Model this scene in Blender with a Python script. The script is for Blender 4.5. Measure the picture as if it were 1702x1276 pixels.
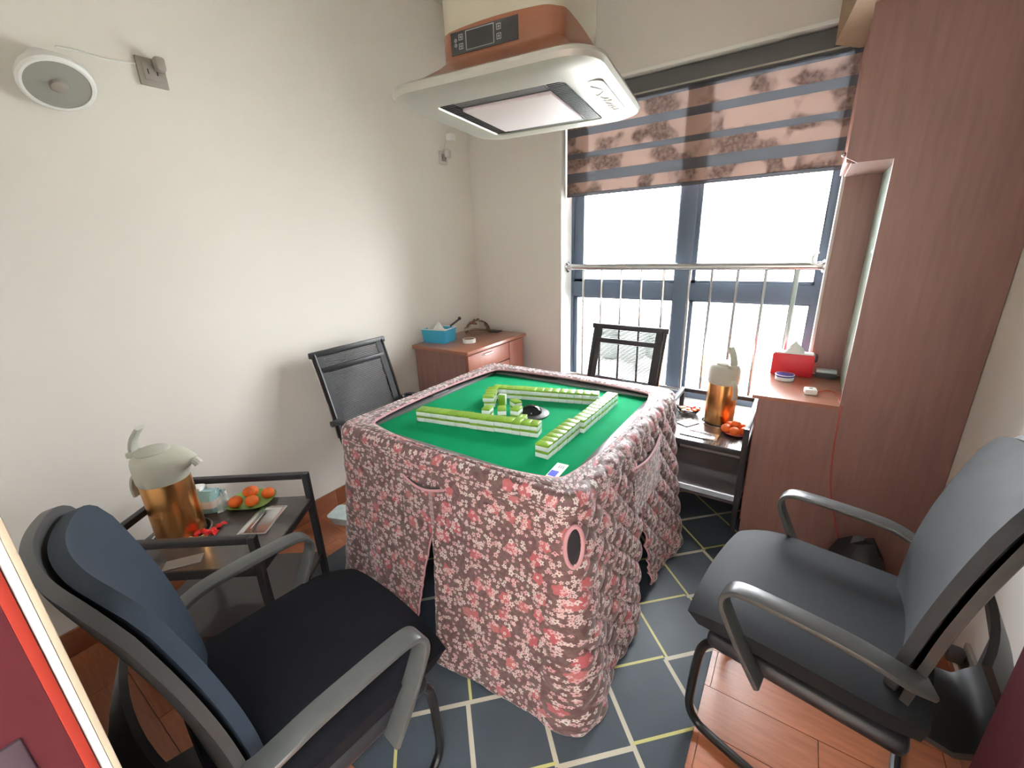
import bpy, bmesh, math, random
from mathutils import Vector, Matrix
random.seed(7)
for o in list(bpy.data.objects): bpy.data.objects.remove(o)
S = bpy.context.scene
COL = S.collection
PI = math.pi
sin, cos, R = math.sin, math.cos, math.radians

# ------------------------------------------------------------------ camera
yaw, pitch, roll = -.605, .316, -.0365
fw = Vector((sin(yaw)*cos(pitch), cos(yaw)*cos(pitch), -sin(pitch)))
rt = Vector((cos(yaw), -sin(yaw), 0)); up = rt.cross(fw)
r2 = rt*cos(roll)+up*sin(roll); u2 = -rt*sin(roll)+up*cos(roll)
cam = bpy.data.cameras.new('camera'); cam.sensor_fit = 'HORIZONTAL'; cam.sensor_width = 36
cam.lens = 700/1702*36; cam.clip_start = .02
co = bpy.data.objects.new('camera', cam); COL.objects.link(co)
co.matrix_world = Matrix(((r2.x, u2.x, -fw.x, 0), (r2.y, u2.y, -fw.y, 0), (r2.z, u2.z, -fw.z, 1.45), (0, 0, 0, 1)))
S.camera = co
# ------------------------------------------------------------------ world, lights, exposure
W = bpy.data.worlds.new('sky'); S.world = W; W.use_nodes = True
bg = W.node_tree.nodes['Background']
bg.inputs[0].default_value = (.94, .97, 1, 1)
# overcast sky: about three times brighter overhead than at the horizon
_n = W.node_tree.nodes; _l = W.node_tree.links
_tc = _n.new('ShaderNodeTexCoord'); _sx = _n.new('ShaderNodeSeparateXYZ'); _l.new(_tc.outputs['Generated'], _sx.inputs[0])
_mr = _n.new('ShaderNodeMapRange'); _mr.inputs[1].default_value = 0; _mr.inputs[2].default_value = 1; _mr.inputs[3].default_value = 15; _mr.inputs[4].default_value = 45
_l.new(_sx.outputs[2], _mr.inputs[0]); _l.new(_mr.outputs[0], bg.inputs[1])
S.view_settings.view_transform = 'Standard'; S.view_settings.look = 'None'
S.view_settings.gamma = 1; S.view_settings.use_curve_mapping = False
S.view_settings.exposure = 0.68
def area(name, loc, rot, sx, sy, power, color, portal=False):
    l = bpy.data.lights.new(name, 'AREA'); l.shape = 'RECTANGLE'; l.size = sx; l.size_y = sy
    l.energy = power; l.color = color
    if portal: l.cycles.is_portal = True
    o = bpy.data.objects.new(name, l); COL.objects.link(o); o.location = loc; o.rotation_euler = rot
    return o
area('window_portal', (-.66, 2.9, 1.39), (R(-90), 0, 0), 1.45, 1.88, 1, (1, 1, 1), True)
area('ceiling_fill_light', (-.9, .5, 2.86), (0, 0, 0), .6, .3, .6, (1, .95, .87))  # added fill light below the ceiling, no known fixture there
area('corridor_lamp', (-.1, -.75, 2.55), (0, 0, 0), .6, .3, .8, (1, .95, .88))

# ------------------------------------------------------------------ material helpers
def new(name):
    m = bpy.data.materials.new(name); m.use_nodes = True
    nt = m.node_tree; return m, nt, nt.nodes, nt.links, nt.nodes['Principled BSDF']
def lin(c):
    return tuple(((v/255)/12.92 if v <= 10.3 else (((v/255)+.055)/1.055)**2.4) for v in c)+(1,)
def mat(name, rgb, rough=.5, metal=0, var=0, scale=20, bump=0, bscale=200, spec=.5, trans=0, alpha=1, stretch=None, objvar=0, emit=None, coat=0):
    m, nt, N, L, P = new(name)
    c = lin(rgb); P.inputs['Base Color'].default_value = c
    P.inputs['Roughness'].default_value = rough; P.inputs['Metallic'].default_value = metal
    P.inputs['Specular IOR Level'].default_value = spec
    P.inputs['Transmission Weight'].default_value = trans; P.inputs['Alpha'].default_value = alpha
    P.inputs['Coat Weight'].default_value = coat
    if emit: P.inputs['Emission Color'].default_value = lin(rgb); P.inputs['Emission Strength'].default_value = emit
    tc = N.new('ShaderNodeTexCoord'); vec = tc.outputs['Object']
    if stretch:
        mp = N.new('ShaderNodeMapping'); mp.inputs['Scale'].default_value = stretch; L.new(vec, mp.inputs[0]); vec = mp.outputs[0]
    last = None
    if var:
        n = N.new('ShaderNodeTexNoise'); n.inputs['Scale'].default_value = scale; n.inputs['Detail'].default_value = 5
        L.new(vec, n.inputs['Vector'])
        r = N.new('ShaderNodeMapRange'); r.inputs[1].default_value = .3; r.inputs[2].default_value = .7
        r.inputs[3].default_value = 1-var; r.inputs[4].default_value = 1+var; L.new(n.outputs['Fac'], r.inputs[0])
        last = r.outputs[0]
    if objvar:
        oi = N.new('ShaderNodeObjectInfo'); r = N.new('ShaderNodeMapRange'); r.inputs[3].default_value = 1-objvar; r.inputs[4].default_value = 1+objvar
        L.new(oi.outputs['Random'], r.inputs[0])
        if last:
            mm = N.new('ShaderNodeMath'); mm.operation = 'MULTIPLY'; L.new(last, mm.inputs[0]); L.new(r.outputs[0], mm.inputs[1]); last = mm.outputs[0]
        else: last = r.outputs[0]
    if last:
        v = N.new('ShaderNodeVectorMath'); v.operation = 'SCALE'; v.inputs[0].default_value = c[:3]; L.new(last, v.inputs['Scale'])
        L.new(v.outputs[0], P.inputs['Base Color'])
    if bump:
        n = N.new('ShaderNodeTexNoise'); n.inputs['Scale'].default_value = bscale; L.new(tc.outputs['Object'], n.inputs['Vector'])
        b = N.new('ShaderNodeBump'); b.inputs['Strength'].default_value = bump; b.inputs['Distance'].default_value = .002
        L.new(n.outputs['Fac'], b.inputs['Height']); L.new(b.outputs[0], P.inputs['Normal'])
    return m
def M2(N, L, op, a, b=None):
    n = N.new('ShaderNodeMath'); n.operation = op
    for i, x in enumerate((a, b)):
        if x is None: continue
        if isinstance(x, (int, float)): n.inputs[i].default_value = x
        else: L.new(x, n.inputs[i])
    return n.outputs[0]
def mixc(N, L, fac, a, b):
    n = N.new('ShaderNodeMix'); n.data_type = 'RGBA'
    for s, x in ((n.inputs[0], fac), (n.inputs[6], a), (n.inputs[7], b)):
        if isinstance(x, (int, float)): s.default_value = x
        elif isinstance(x, tuple): s.default_value = x
        else: L.new(x, s)
    return n.outputs[2]

WALL = mat('wall_paint', (230, 225, 217), .75, var=.02, scale=2, bump=.08, bscale=60, spec=.2)
BACKWALL = mat('back_wall_paint', (222, 216, 210), .75, var=.02, scale=2, bump=.08, bscale=60, spec=.2)
CEIL = mat('ceiling_paint', (225, 222, 212), .8, spec=.2)
REVEAL = mat('white_reveal', (236, 236, 232), .6)
GROUT = mat('grout', (170, 120, 92), .8)
TILE = mat('wood_look_tile', (166, 102, 70), .32, var=.16, scale=9, stretch=(1, 9, 1), objvar=.1, bump=.05)
BASEB = mat('baseboard_tile', (146, 88, 60), .4, var=.1, scale=8, stretch=(1, 1, 8))
WOOD = mat('cherry_laminate', (166, 106, 88), .38, var=.1, scale=9, stretch=(6, 6, .5))
WOODD = mat('dark_cherry_laminate', (144, 109, 101), .42, var=.1, scale=9, stretch=(6, 6, .5))
WOODTOP = mat('cherry_worktop', (160, 104, 82), .3, var=.1, scale=9, stretch=(.6, 6, 6), coat=.3)
BLACKP = mat('black_plastic', (42, 43, 47), .38, var=.08, scale=30)
GREYP = mat('dark_grey_plastic', (66, 66, 66), .42)
ARMP = mat('grey_black_arm_plastic', (74, 76, 76), .33, var=.05, scale=40)
SEATF = mat('black_seat_fabric', (24, 25, 31), .85, spec=.12, var=.1, scale=300, bump=.3, bscale=900)
SEATV = mat('charcoal_seat_vinyl', (40, 42, 45), .6, spec=.14, var=.05, scale=60, bump=.15, bscale=700)
BACKB = mat('blue_black_back_fabric', (44, 55, 67), .6, spec=.25, var=.06, scale=30, bump=.2, bscale=900)
BACKG = mat('grey_back_fabric', (64, 67, 70), .6, spec=.25, var=.06, scale=30, bump=.2, bscale=900)
MESHB = mat('black_mesh_cord', (44, 46, 47), .6)
TUBE = mat('black_metal_tube', (30, 30, 32), .3, metal=.3)
BLKMET = mat('black_powder_metal', (44, 44, 48), .45, var=.05)
TTOP = mat('dark_table_board', (76, 70, 69), .25, var=.07, scale=20, stretch=(1, 12, 1), coat=.35)
CHROME = mat('chrome', (225, 225, 225), .12, metal=1)
STEEL = mat('brushed_steel', (200, 200, 200), .25, metal=1)
FRAME = mat('dark_window_frame', (84, 98, 116), .45)  # near-black frame; window glare is mixed in as a pale blue lift
GOLD = mat('copper_gold_metal', (222, 166, 104), .28, metal=1)
CREAM = mat('cream_plastic', (186, 186, 172), .45)
LEVER = mat('grey_cream_lever', (178, 178, 166), .45)
WHITEP = mat('white_plastic', (236, 236, 232), .4)
IVORY = mat('ivory_tile_face', (222, 230, 230), .25, coat=.3)
GREENT = mat('green_tile_back', (118, 158, 44), .3, objvar=.08, coat=.3)
FELT = mat('green_felt', (10, 142, 92), .9, var=.08, scale=8, bump=.2, bscale=1500, spec=.1)
RIM = mat('grey_glossy_rim', (98, 98, 98), .25, spec=.6)
SILVER = mat('silver_plastic', (166, 164, 155), .34, metal=.2)
HOODBEIGE = mat('hood_beige_panel', (176, 170, 152), .4, metal=.15)
HOODWOOD = mat('hood_copper_brown', (134, 86, 62), .35, var=.05, stretch=(1, 1, 6))
HOODDARK = mat('hood_dark_grille', (72, 72, 74), .5)
HOODPANEL = mat('black_glass_panel', (52, 52, 52), .25)
LAMPW = mat('lamp_diffuser', (205, 194, 196), .5)
PRINT = mat('grey_white_print', (150, 150, 150), .6)
SILVERD = mat('dull_silver', (150, 150, 142), .35, metal=.3)
SCRIPT = mat('white_script', (250, 250, 250), .35)
TANGER = mat('tangerine_peel', (238, 112, 38), .45, var=.08, scale=30, bump=.5, bscale=500)
LEAFG = mat('green_plate', (126, 168, 84), .4)
REDPLATE = mat('red_plate', (220, 70, 50), .35)
REDP = mat('red_wrapper', (226, 30, 34), .3, var=.25, scale=60)
WHITEWRAP = mat('cream_wrapper', (225, 208, 180), .3, var=.25, scale=60)
TISBLUE = mat('teal_tissue_pack', (150, 196, 202), .3, var=.2, scale=14)
TISCLEAR = mat('crinkled_film', (205, 222, 224), .22, var=.1, scale=20)
PAPER = mat('white_tissue', (242, 242, 240), .9)
SKYBLUE = mat('sky_blue_plastic', (62, 168, 205), .4)
REDBOX = mat('red_box', (214, 44, 56), .4)
RED = mat('red_door_paint', (66, 22, 28), .7, var=.06, spec=.12)
LITEDGE = mat('lit_jamb_edge', (126, 40, 30), .7, spec=.1)  # light on the red jamb's front edge, put into a brighter colour
LOCK = mat('dark_lock_metal', (84, 70, 78), .35, metal=.6)
SEAL = mat('cream_frame_trim', (150, 138, 120), .7, spec=.2)
NAVY = mat('navy_label', (52, 58, 150), .4)
BLUEP = mat('blue_print', (52, 70, 210), .4)
TAN = mat('tan_cardboard', (158, 130, 102), .7, var=.05)
CABLE = mat('red_cable', (190, 74, 62), .4)
MESHG = mat('grey_speaker_mesh', (148, 148, 140), .6, bump=.4, bscale=700)
OUTLET = mat('grey_outlet_plastic', (150, 142, 134), .5)
OUTLETW = mat('white_outlet_plastic', (206, 198, 196), .5)
PIPING = mat('pink_piping', (184, 136, 142), .7)
CASS = mat('grey_cassette', (92, 92, 92), .5)
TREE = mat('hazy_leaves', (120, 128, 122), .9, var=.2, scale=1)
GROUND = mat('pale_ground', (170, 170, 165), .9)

def wood_dark_glass():
    m, nt, N, L, P = new('green_glass')
    P.inputs['Base Color'].default_value = lin((176, 200, 186)); P.inputs['Roughness'].default_value = .25; P.inputs['Coat Weight'].default_value = .5
    return m
GREENGLASS = wood_dark_glass()
def glass(name='window_glass', tint=(1, 1, 1, 1)):
    m, nt, N, L, P = new(name); N.remove(P); out = N['Material Output']
    t = N.new('ShaderNodeBsdfTransparent'); t.inputs[0].default_value = tint
    g = N.new('ShaderNodeBsdfGlossy'); g.inputs['Roughness'].default_value = .02
    f = N.new('ShaderNodeFresnel'); f.inputs[0].default_value = 1.3
    mx = N.new('ShaderNodeMixShader'); L.new(f.outputs[0], mx.inputs[0]); L.new(t.outputs[0], mx.inputs[1]); L.new(g.outputs[0], mx.inputs[2])
    L.new(mx.outputs[0], out.inputs[0]); return m
GLASS = glass()
FILM = glass('clear_film', (.93, .92, .9, 1))
SMOKE = glass('smoky_dome', (.25, .25, .27, 1))

def rug_mat():
    m, nt, N, L, P = new('rug_pattern')
    g = N.new('ShaderNodeNewGeometry'); s = N.new('ShaderNodeSeparateXYZ'); L.new(g.outputs['Position'], s.inputs[0])
    x, y = s.outputs[0], s.outputs[1]
    per = .338
    u = M2(N, L, 'DIVIDE', M2(N, L, 'SUBTRACT', M2(N, L, 'ADD', x, y), .673), per)
    v = M2(N, L, 'DIVIDE', M2(N, L, 'SUBTRACT', M2(N, L, 'SUBTRACT', y, x), 1.113), per)
    fac = None; tone = None
    cols = []
    for a, b, seed in ((u, v, 3.1), (v, u, 7.7)):
        r = M2(N, L, 'ROUND', a); seg = M2(N, L, 'FLOOR', b)
        wn = N.new('ShaderNodeTexWhiteNoise'); wn.noise_dimensions = '3D'
        cb = N.new('ShaderNodeCombineXYZ'); L.new(r, cb.inputs[0]); L.new(seg, cb.inputs[1]); cb.inputs[2].default_value = seed
        L.new(cb.outputs[0], wn.inputs[0])
        yel = M2(N, L, 'GREATER_THAN', wn.outputs['Value'], .62)
        off = M2(N, L, 'MULTIPLY', yel, .045)
        d = M2(N, L, 'ABSOLUTE', M2(N, L, 'SUBTRACT', M2(N, L, 'SUBTRACT', a, r), off))
        wdt = M2(N, L, 'SUBTRACT', .031, M2(N, L, 'MULTIPLY', yel, .011))
        line = M2(N, L, 'LESS_THAN', d, wdt)
        cols.append((line, yel))
    nz = N.new('ShaderNodeTexNoise'); nz.inputs['Scale'].default_value = 6; nz.inputs['Detail'].default_value = 6; L.new(g.outputs['Position'], nz.inputs['Vector'])
    base = mixc(N, L, nz.outputs['Fac'], lin((48, 58, 68)), lin((74, 84, 94)))
    for line, yel in cols:
        lc = mixc(N, L, yel, lin((184, 178, 162)), lin((188, 184, 118)))
        base = mixc(N, L, line, base, lc)
    L.new(base, P.inputs['Base Color']); P.inputs['Roughness'].default_value = .5
    n2 = N.new('ShaderNodeTexNoise'); n2.inputs['Scale'].default_value = 600; L.new(g.outputs['Position'], n2.inputs['Vector'])
    b = N.new('ShaderNodeBump'); b.inputs['Strength'].default_value = .2; b.inputs['Distance'].default_value = .002
    L.new(n2.outputs['Fac'], b.inputs['Height']); L.new(b.outputs[0], P.inputs['Normal'])
    return m
RUG = rug_mat()

def floral_mat():
    m, nt, N, L, P = new('floral_quilt')
    uv = N.new('ShaderNodeUVMap'); uv.uv_map = 'UVMap'
    def layer(scale, rad, petals, seedoff, amp):
        mp = N.new('ShaderNodeMapping'); mp.inputs['Scale'].default_value = (scale, scale, scale); mp.inputs['Location'].default_value = (seedoff, seedoff*1.7, 0)
        L.new(uv.outputs[0], mp.inputs[0])
        vo = N.new('ShaderNodeTexVoronoi'); vo.voronoi_dimensions = '2D'; vo.inputs['Scale'].default_value = 1; vo.inputs['Randomness'].default_value = .9
        L.new(mp.outputs[0], vo.inputs['Vector'])
        sub = N.new('ShaderNodeVectorMath'); sub.operation = 'SUBTRACT'; L.new(mp.outputs[0], sub.inputs[0]); L.new(vo.outputs['Position'], sub.inputs[1])
        sp = N.new('ShaderNodeSeparateXYZ'); L.new(sub.outputs[0], sp.inputs[0])
        cr = N.new('ShaderNodeSeparateColor'); L.new(vo.outputs['Color'], cr.inputs[0])
        ang = M2(N, L, 'ARCTAN2', sp.outputs[1], sp.outputs[0])
        ang = M2(N, L, 'ADD', M2(N, L, 'MULTIPLY', ang, petals), M2(N, L, 'MULTIPLY', cr.outputs[2], 6.3))
        rr = M2(N, L, 'MULTIPLY', M2(N, L, 'ADD', M2(N, L, 'MULTIPLY', M2(N, L, 'COSINE', ang), amp), 1), rad)
        rr = M2(N, L, 'MULTIPLY', rr, M2(N, L, 'ADD', M2(N, L, 'MULTIPLY', cr.outputs[1], .5), .7))
        q = M2(N, L, 'DIVIDE', vo.outputs['Distance'], rr)
        return q, cr
    nz = N.new('ShaderNodeTexNoise'); nz.inputs['Scale'].default_value = 14; nz.inputs['Detail'].default_value = 4; L.new(uv.outputs[0], nz.inputs['Vector'])
    c = mixc(N, L, nz.outputs['Fac'], lin((78, 50, 52)), lin((104, 72, 73)))
    # leaves
    q, cr = layer(52, .42, 2, 3.3, .5)
    c = mixc(N, L, M2(N, L, 'MULTIPLY', M2(N, L, 'LESS_THAN', q, 1), .7), c, mixc(N, L, cr.outputs[0], lin((88, 80, 68)), lin((112, 84, 84))))
    # roses
    q, cr = layer(17, .30, 5, 1.1, .15)
    n3 = N.new('ShaderNodeTexNoise'); n3.inputs['Scale'].default_value = 90; L.new(uv.outputs[0], n3.inputs['Vector'])
    rose = mixc(N, L, cr.outputs[0], lin((166, 84, 90)), lin((178, 116, 112)))
    rose = mixc(N, L, M2(N, L, 'MULTIPLY', n3.outputs['Fac'], .9), rose, lin((150, 60, 70)))
    pick = M2(N, L, 'MULTIPLY', M2(N, L, 'LESS_THAN', q, 1), M2(N, L, 'GREATER_THAN', cr.outputs[1], .56))
    c = mixc(N, L, pick, c, rose)
    # small blossoms, two sizes
    for sc, rad, so in ((46, .33, 5.2), (64, .30, 9.4)):
        q, cr = layer(sc, rad, 5, so, .28)
        ring = M2(N, L, 'MULTIPLY', M2(N, L, 'LESS_THAN', q, 1), M2(N, L, 'GREATER_THAN', q, .3))
        ring = M2(N, L, 'MULTIPLY', ring, M2(N, L, 'GREATER_THAN', cr.outputs[1], .52))
        wc = mixc(N, L, cr.outputs[0], lin((196, 192, 186)), lin((192, 140, 146)))
        c = mixc(N, L, ring, c, wc)
    L.new(c, P.inputs['Base Color']); P.inputs['Roughness'].default_value = .62
    P.inputs['Sheen Weight'].default_value = .25
    n2 = N.new('ShaderNodeTexNoise'); n2.inputs['Scale'].default_value = 60; n2.inputs['Detail'].default_value = 3; L.new(uv.outputs[0], n2.inputs['Vector'])
    b = N.new('ShaderNodeBump'); b.inputs['Strength'].default_value = .5; b.inputs['Distance'].default_value = .004
    L.new(n2.outputs['Fac'], b.inputs['Height']); L.new(b.outputs[0], P.inputs['Normal'])
    return m
FLORAL = floral_mat()

def sheer_mat(name, c1, c2, transp, flowers=True):
    m, nt, N, L, P = new(name); N.remove(P); out = N['Material Output']
    g = N.new('ShaderNodeTexCoord'); 
    n = N.new('ShaderNodeTexNoise'); n.inputs['Scale'].default_value = 5.5; n.inputs['Detail'].default_value = 2; L.new(g.outputs['Object'], n.inputs['Vector'])
    n2 = N.new('ShaderNodeTexNoise'); n2.inputs['Scale'].default_value = 55; n2.inputs['Detail'].default_value = 3; L.new(g.outputs['Object'], n2.inputs['Vector'])
    st = N.new('ShaderNodeMapRange'); st.inputs[1].default_value = .48; st.inputs[2].default_value = .54; L.new(n.outputs['Fac'], st.inputs[0])
    k = M2(N, L, 'MULTIPLY', st.outputs[0], M2(N, L, 'ADD', M2(N, L, 'MULTIPLY', n2.outputs['Fac'], 1.6), -.1))
    col = mixc(N, L, k, lin(c1), lin(c2)) if flowers else lin(c1)
    d = N.new('ShaderNodeBsdfDiffuse'); t = N.new('ShaderNodeBsdfTranslucent'); tr = N.new('ShaderNodeBsdfTransparent'); tr.inputs[0].default_value = (.95, .85, .8, 1) if flowers else (.9, .95, 1, 1)
    for nn in (d, t):
        if flowers: L.new(col, nn.inputs[0])
        else: nn.inputs[0].default_value = col
    m1 = N.new('ShaderNodeMixShader'); m1.inputs[0].default_value = .12; L.new(d.outputs[0], m1.inputs[1]); L.new(t.outputs[0], m1.inputs[2])
    m2 = N.new('ShaderNodeMixShader')
    if flowers:
        fac = M2(N, L, 'MULTIPLY', M2(N, L, 'SUBTRACT', 1.0, M2(N, L, 'MULTIPLY', k, .6)), transp); L.new(fac, m2.inputs[0])
    else: m2.inputs[0].default_value = transp
    L.new(m1.outputs[0], m2.inputs[1]); L.new(tr.outputs[0], m2.inputs[2]); L.new(m2.outputs[0], out.inputs[0])
    return m
SHEER = sheer_mat('sheer_flower_gauze', (168, 142, 132), (104, 84, 78), .088)
OPAQ = sheer_mat('opaque_blind_fabric', (92, 90, 94), (0, 0, 0), .065, False)

# ------------------------------------------------------------------ mesh builder
class B:
    def __init__(s): s.v = []; s.f = []; s.uv = None
    def add(s, vs, fs, M=None):
        b = len(s.v); s.v += [tuple(M @ Vector(p)) if M else tuple(p) for p in vs]; s.f += [tuple(b+i for i in q) for q in fs]; return s
    def box(s, c, d, bev=0, seg=2, M=None):
        if not bev:
            x, y, z = c; a, b_, e = d[0]/2, d[1]/2, d[2]/2
            vs = [(x+i*a, y+j*b_, z+k*e) for i in (-1, 1) for j in (-1, 1) for k in (-1, 1)]
            return s.add(vs, [(0, 1, 3, 2), (4, 6, 7, 5), (0, 4, 5, 1), (2, 3, 7, 6), (0, 2, 6, 4), (1, 5, 7, 3)], M)
        bm = bmesh.new(); bmesh.ops.create_cube(bm, size=1)
        bmesh.ops.scale(bm, vec=d, verts=bm.verts)
        bmesh.ops.bevel(bm, geom=bm.edges[:], offset=bev, segments=seg, profile=.5, affect='EDGES')
        bmesh.ops.translate(bm, vec=c, verts=bm.verts); bm.verts.index_update()
        s.add([v.co[:] for v in bm.verts], [[v.index for v in f.verts] for f in bm.faces], M); bm.free(); return s
    def span(s, a, b, bev=0, seg=2):
        return s.box([(a[i]+b[i])/2 for i in range(3)], [abs(b[i]-a[i]) for i in range(3)], bev, seg)
    def prism(s, poly, z0, z1, M=None):
        n = len(poly); vs = [(x, y, z0) for x, y in poly]+[(x, y, z1) for x, y in poly]
        return s.add(vs, [tuple(range(n))[::-1], tuple(range(n, 2*n))]+[(i, (i+1) % n, n+(i+1) % n, n+i) for i in range(n)], M)
    def lathe(s, prof, n=24, c=(0, 0, 0), M=None, cap=True):
        vs = []; fs = []
        for r, z in prof:
            for i in range(n): vs.append((c[0]+r*cos(2*PI*i/n), c[1]+r*sin(2*PI*i/n), c[2]+z))
        m = len(prof)
        for j in range(m-1):
            for i in range(n): fs.append((j*n+i, j*n+(i+1) % n, (j+1)*n+(i+1) % n, (j+1)*n+i))
        if cap: fs.append(tuple(range(n))[::-1]); fs.append(tuple((m-1)*n+i for i in range(n)))
        return s.add(vs, fs, M)
    def tube(s, pts, r, n=8, closed=False, prof=None, upv=None):
        pts = [Vector(p) for p in pts]; m = len(pts)
        if prof is None: prof = [(r*cos(2*PI*i/n), r*sin(2*PI*i/n)) for i in range(n)]
        n = len(prof); vs = []
        prev = None
        for i, p in enumerate(pts):
            if closed: t = (pts[(i+1) % m]-pts[i-1])
            else: t = pts[min(i+1, m-1)]-pts[max(i-1, 0)]
            t.normalize()
            if upv is not None: a = Vector(upv)
            elif prev is None: a = Vector((0, 0, 1)) if abs(t.z) < .9 else Vector((1, 0, 0))
            else: a = prev
            a = (a-t*a.dot(t))
            if a.length < 1e-6: a = Vector((1, 0, 0))-t*t.x
            a.normalize(); prev = a; b = t.cross(a)
            for x, y in prof: vs.append(p+b*x+a*y)
        fs = []
        for i in range(m if closed else m-1):
            j = (i+1) % m
            for k in range(n): fs.append((i*n+k, i*n+(k+1) % n, j*n+(k+1) % n, j*n+k))
        if not closed: fs.append(tuple(range(n))[::-1]); fs.append(tuple((m-1)*n+k for k in range(n)))
        return s.add(vs, fs)
    def grid(s, P, thick=0):
        n, m = len(P), len(P[0]); P = [[Vector(p) for p in r] for r in P]
        vs = [p for r in P for p in r]; fs = [(i*m+j, i*m+j+1, (i+1)*m+j+1, (i+1)*m+j) for i in range(n-1) for j in range(m-1)]
        if not thick: return s.add(vs, fs)
        Q = []
        for i in range(n):
            for j in range(m):
                du = P[i][min(j+1, m-1)]-P[i][max(j-1, 0)]; dv = P[min(i+1, n-1)][j]-P[max(i-1, 0)][j]
                nn = du.cross(dv); nn.normalize(); Q.append(P[i][j]-nn*thick)
        k = n*m; vs += Q; fs += [tuple(k+q for q in f[::-1]) for f in fs]
        e = [(0, j) for j in range(m)]+[(i, m-1) for i in range(1, n)]+[(n-1, j) for j in range(m-2, -1, -1)]+[(i, 0) for i in range(n-2, 0, -1)]
        idx = [i*m+j for i, j in e]
        for a, b in zip(idx, idx[1:]+idx[:1]): fs.append((a, k+a, k+b, b))
        return s.add(vs, fs)
    def ball(s, c, r, n=14, m=9, sq=1, M=None, dimple=0):
        prof = []
        for j in range(m+1):
            a = -PI/2+PI*j/m; rr = max(1e-4, r*cos(a)); z = r*sq*sin(a)
            if dimple and j >= m-1: z -= dimple*(j-m+2)
            prof.append((rr, z))
        return s.lathe(prof, n, c, M)
def rrect(w, h, r, n=4):
    pts = []
    for cx_, cy_, a0 in ((w/2-r, h/2-r, 0), (-w/2+r, h/2-r, 90), (-w/2+r, -h/2+r, 180), (w/2-r, -h/2+r, 270)):
        for i in range(n+1): a = R(a0+90*i/n); pts.append((cx_+r*cos(a), cy_+r*sin(a)))
    return pts
def link(name, me, m, parent):
    if m and not me.materials: me.materials.append(m)
    o = bpy.data.objects.new(name, me); COL.objects.link(o)
    if parent: o.parent = parent
    return o
def mesh(name, b, smooth=True, ang=35):
    me = bpy.data.meshes.new(name); me.from_pydata([tuple(v) for v in b.v], [], b.f); me.update()
    bm = bmesh.new(); bm.from_mesh(me); bmesh.ops.recalc_face_normals(bm, faces=bm.faces); bm.to_mesh(me); bm.free()
    if smooth:
        me.polygons.foreach_set('use_smooth', [True]*len(me.polygons)); me.set_sharp_from_angle(angle=R(ang))
    return me
def obj(name, b, m, parent=None, label=None, smooth=True, ang=35, **kw):
    o = link(name, mesh(name, b, smooth, ang), m, parent)
    if label: o['label'] = label
    for k, v in kw.items(): o[k] = v
    return o
def tag(o, label, cat, group=None):
    o['label'] = label; o['category'] = cat
    if group: o['group'] = group
    return o
def thing(name, label, cat, loc=(0, 0, 0), rz=0, group=None):
    o = bpy.data.objects.new(name, None); COL.objects.link(o); o.empty_display_size = .1
    o.location = loc; o.rotation_euler = (0, 0, rz); return tag(o, label, cat, group)
def struct(name, b, m, parent=None, label=None):
    o = obj(name, b, m, parent, label)
    if not parent: o['kind'] = 'structure'
    return o
def box(a, b, bev=0): return B().span(a, b, bev)
def dup(root, label, loc, rz, group=None):
    c = root.copy(); COL.objects.link(c); c.location = loc; c.rotation_euler = (0, 0, rz); c['label'] = label
    if group: c['group'] = group
    for ch in list(root.children):
        d = ch.copy(); COL.objects.link(d); d.parent = c
        for g in list(ch.children):
            e = g.copy(); COL.objects.link(e); e.parent = d
    return c

# ------------------------------------------------------------------ setting
XL, XR, YB, H = -2.145, .583, 2.665, 2.9
WX0, WX1, WZ0, WZ1 = -1.402, .078, .44, 2.33       # window opening
YW = 2.85
struct('wall_left', box((XL-.1, 0, 0), (XL, 2.9, H)), WALL)
struct('wall_right', box((XR, -.2, 0), (XR+.1, 2.9, H)), WALL)
b = B(); b.span((XL, YB, 0), (WX0, 2.9, H)); b.span((WX1, YB, 0), (XR, 2.9, H)); b.span((WX0, YB, WZ1), (WX1, 2.9, H)); b.span((WX0, YB, 0), (WX1, 2.9, WZ0))
struct('wall_back', b, BACKWALL)
b = B(); e = .004
b.span((WX0, YB+.002, WZ0), (WX0+e, YW-.03, WZ1)); b.span((WX1-e, YB+.002, WZ0), (WX1, YW-.03, WZ1)); b.span((WX0, YB-.002, WZ0), (WX1, YW-.03, WZ0+.012)); b.span((WX0, YB-.004, WZ1-e), (WX1, YW-.03, WZ1+.012))
struct('trim_1', b, REVEAL, label='white window reveal lining')
b = B(); b.span((XL, -.14, 0), (-.56, 0, H)); b.span((.36, -.14, 0), (XR, 0, H)); b.span((-.56, -.14, 2.1), (.36, 0, H))
struct('wall_front', b, WALL)
struct('ceiling', box((XL-.1, -1.5, H), (XR+.1, 2.9, H+.1)), CEIL)
b = B(); b.span((-1.5, -1.5, 0), (1.2, -1.4, H)); b.span((-1.5, -1.4, 0), (-1.45, -.14, H)); b.span((1.15, -1.4, 0), (1.2, -.14, H))
struct('wall_corridor', b, WALL)
floor = struct('floor', box((XL-.1, -1.5, -.1), (XR+.1, 2.9, -.010)), GROUT)
tile_me = mesh('floor_tile', box((-.2985, -.0763, -.0101), (.2985, .0763, 0)), False)
row = 0
ty = -.02
tile_meshes = {}
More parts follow.
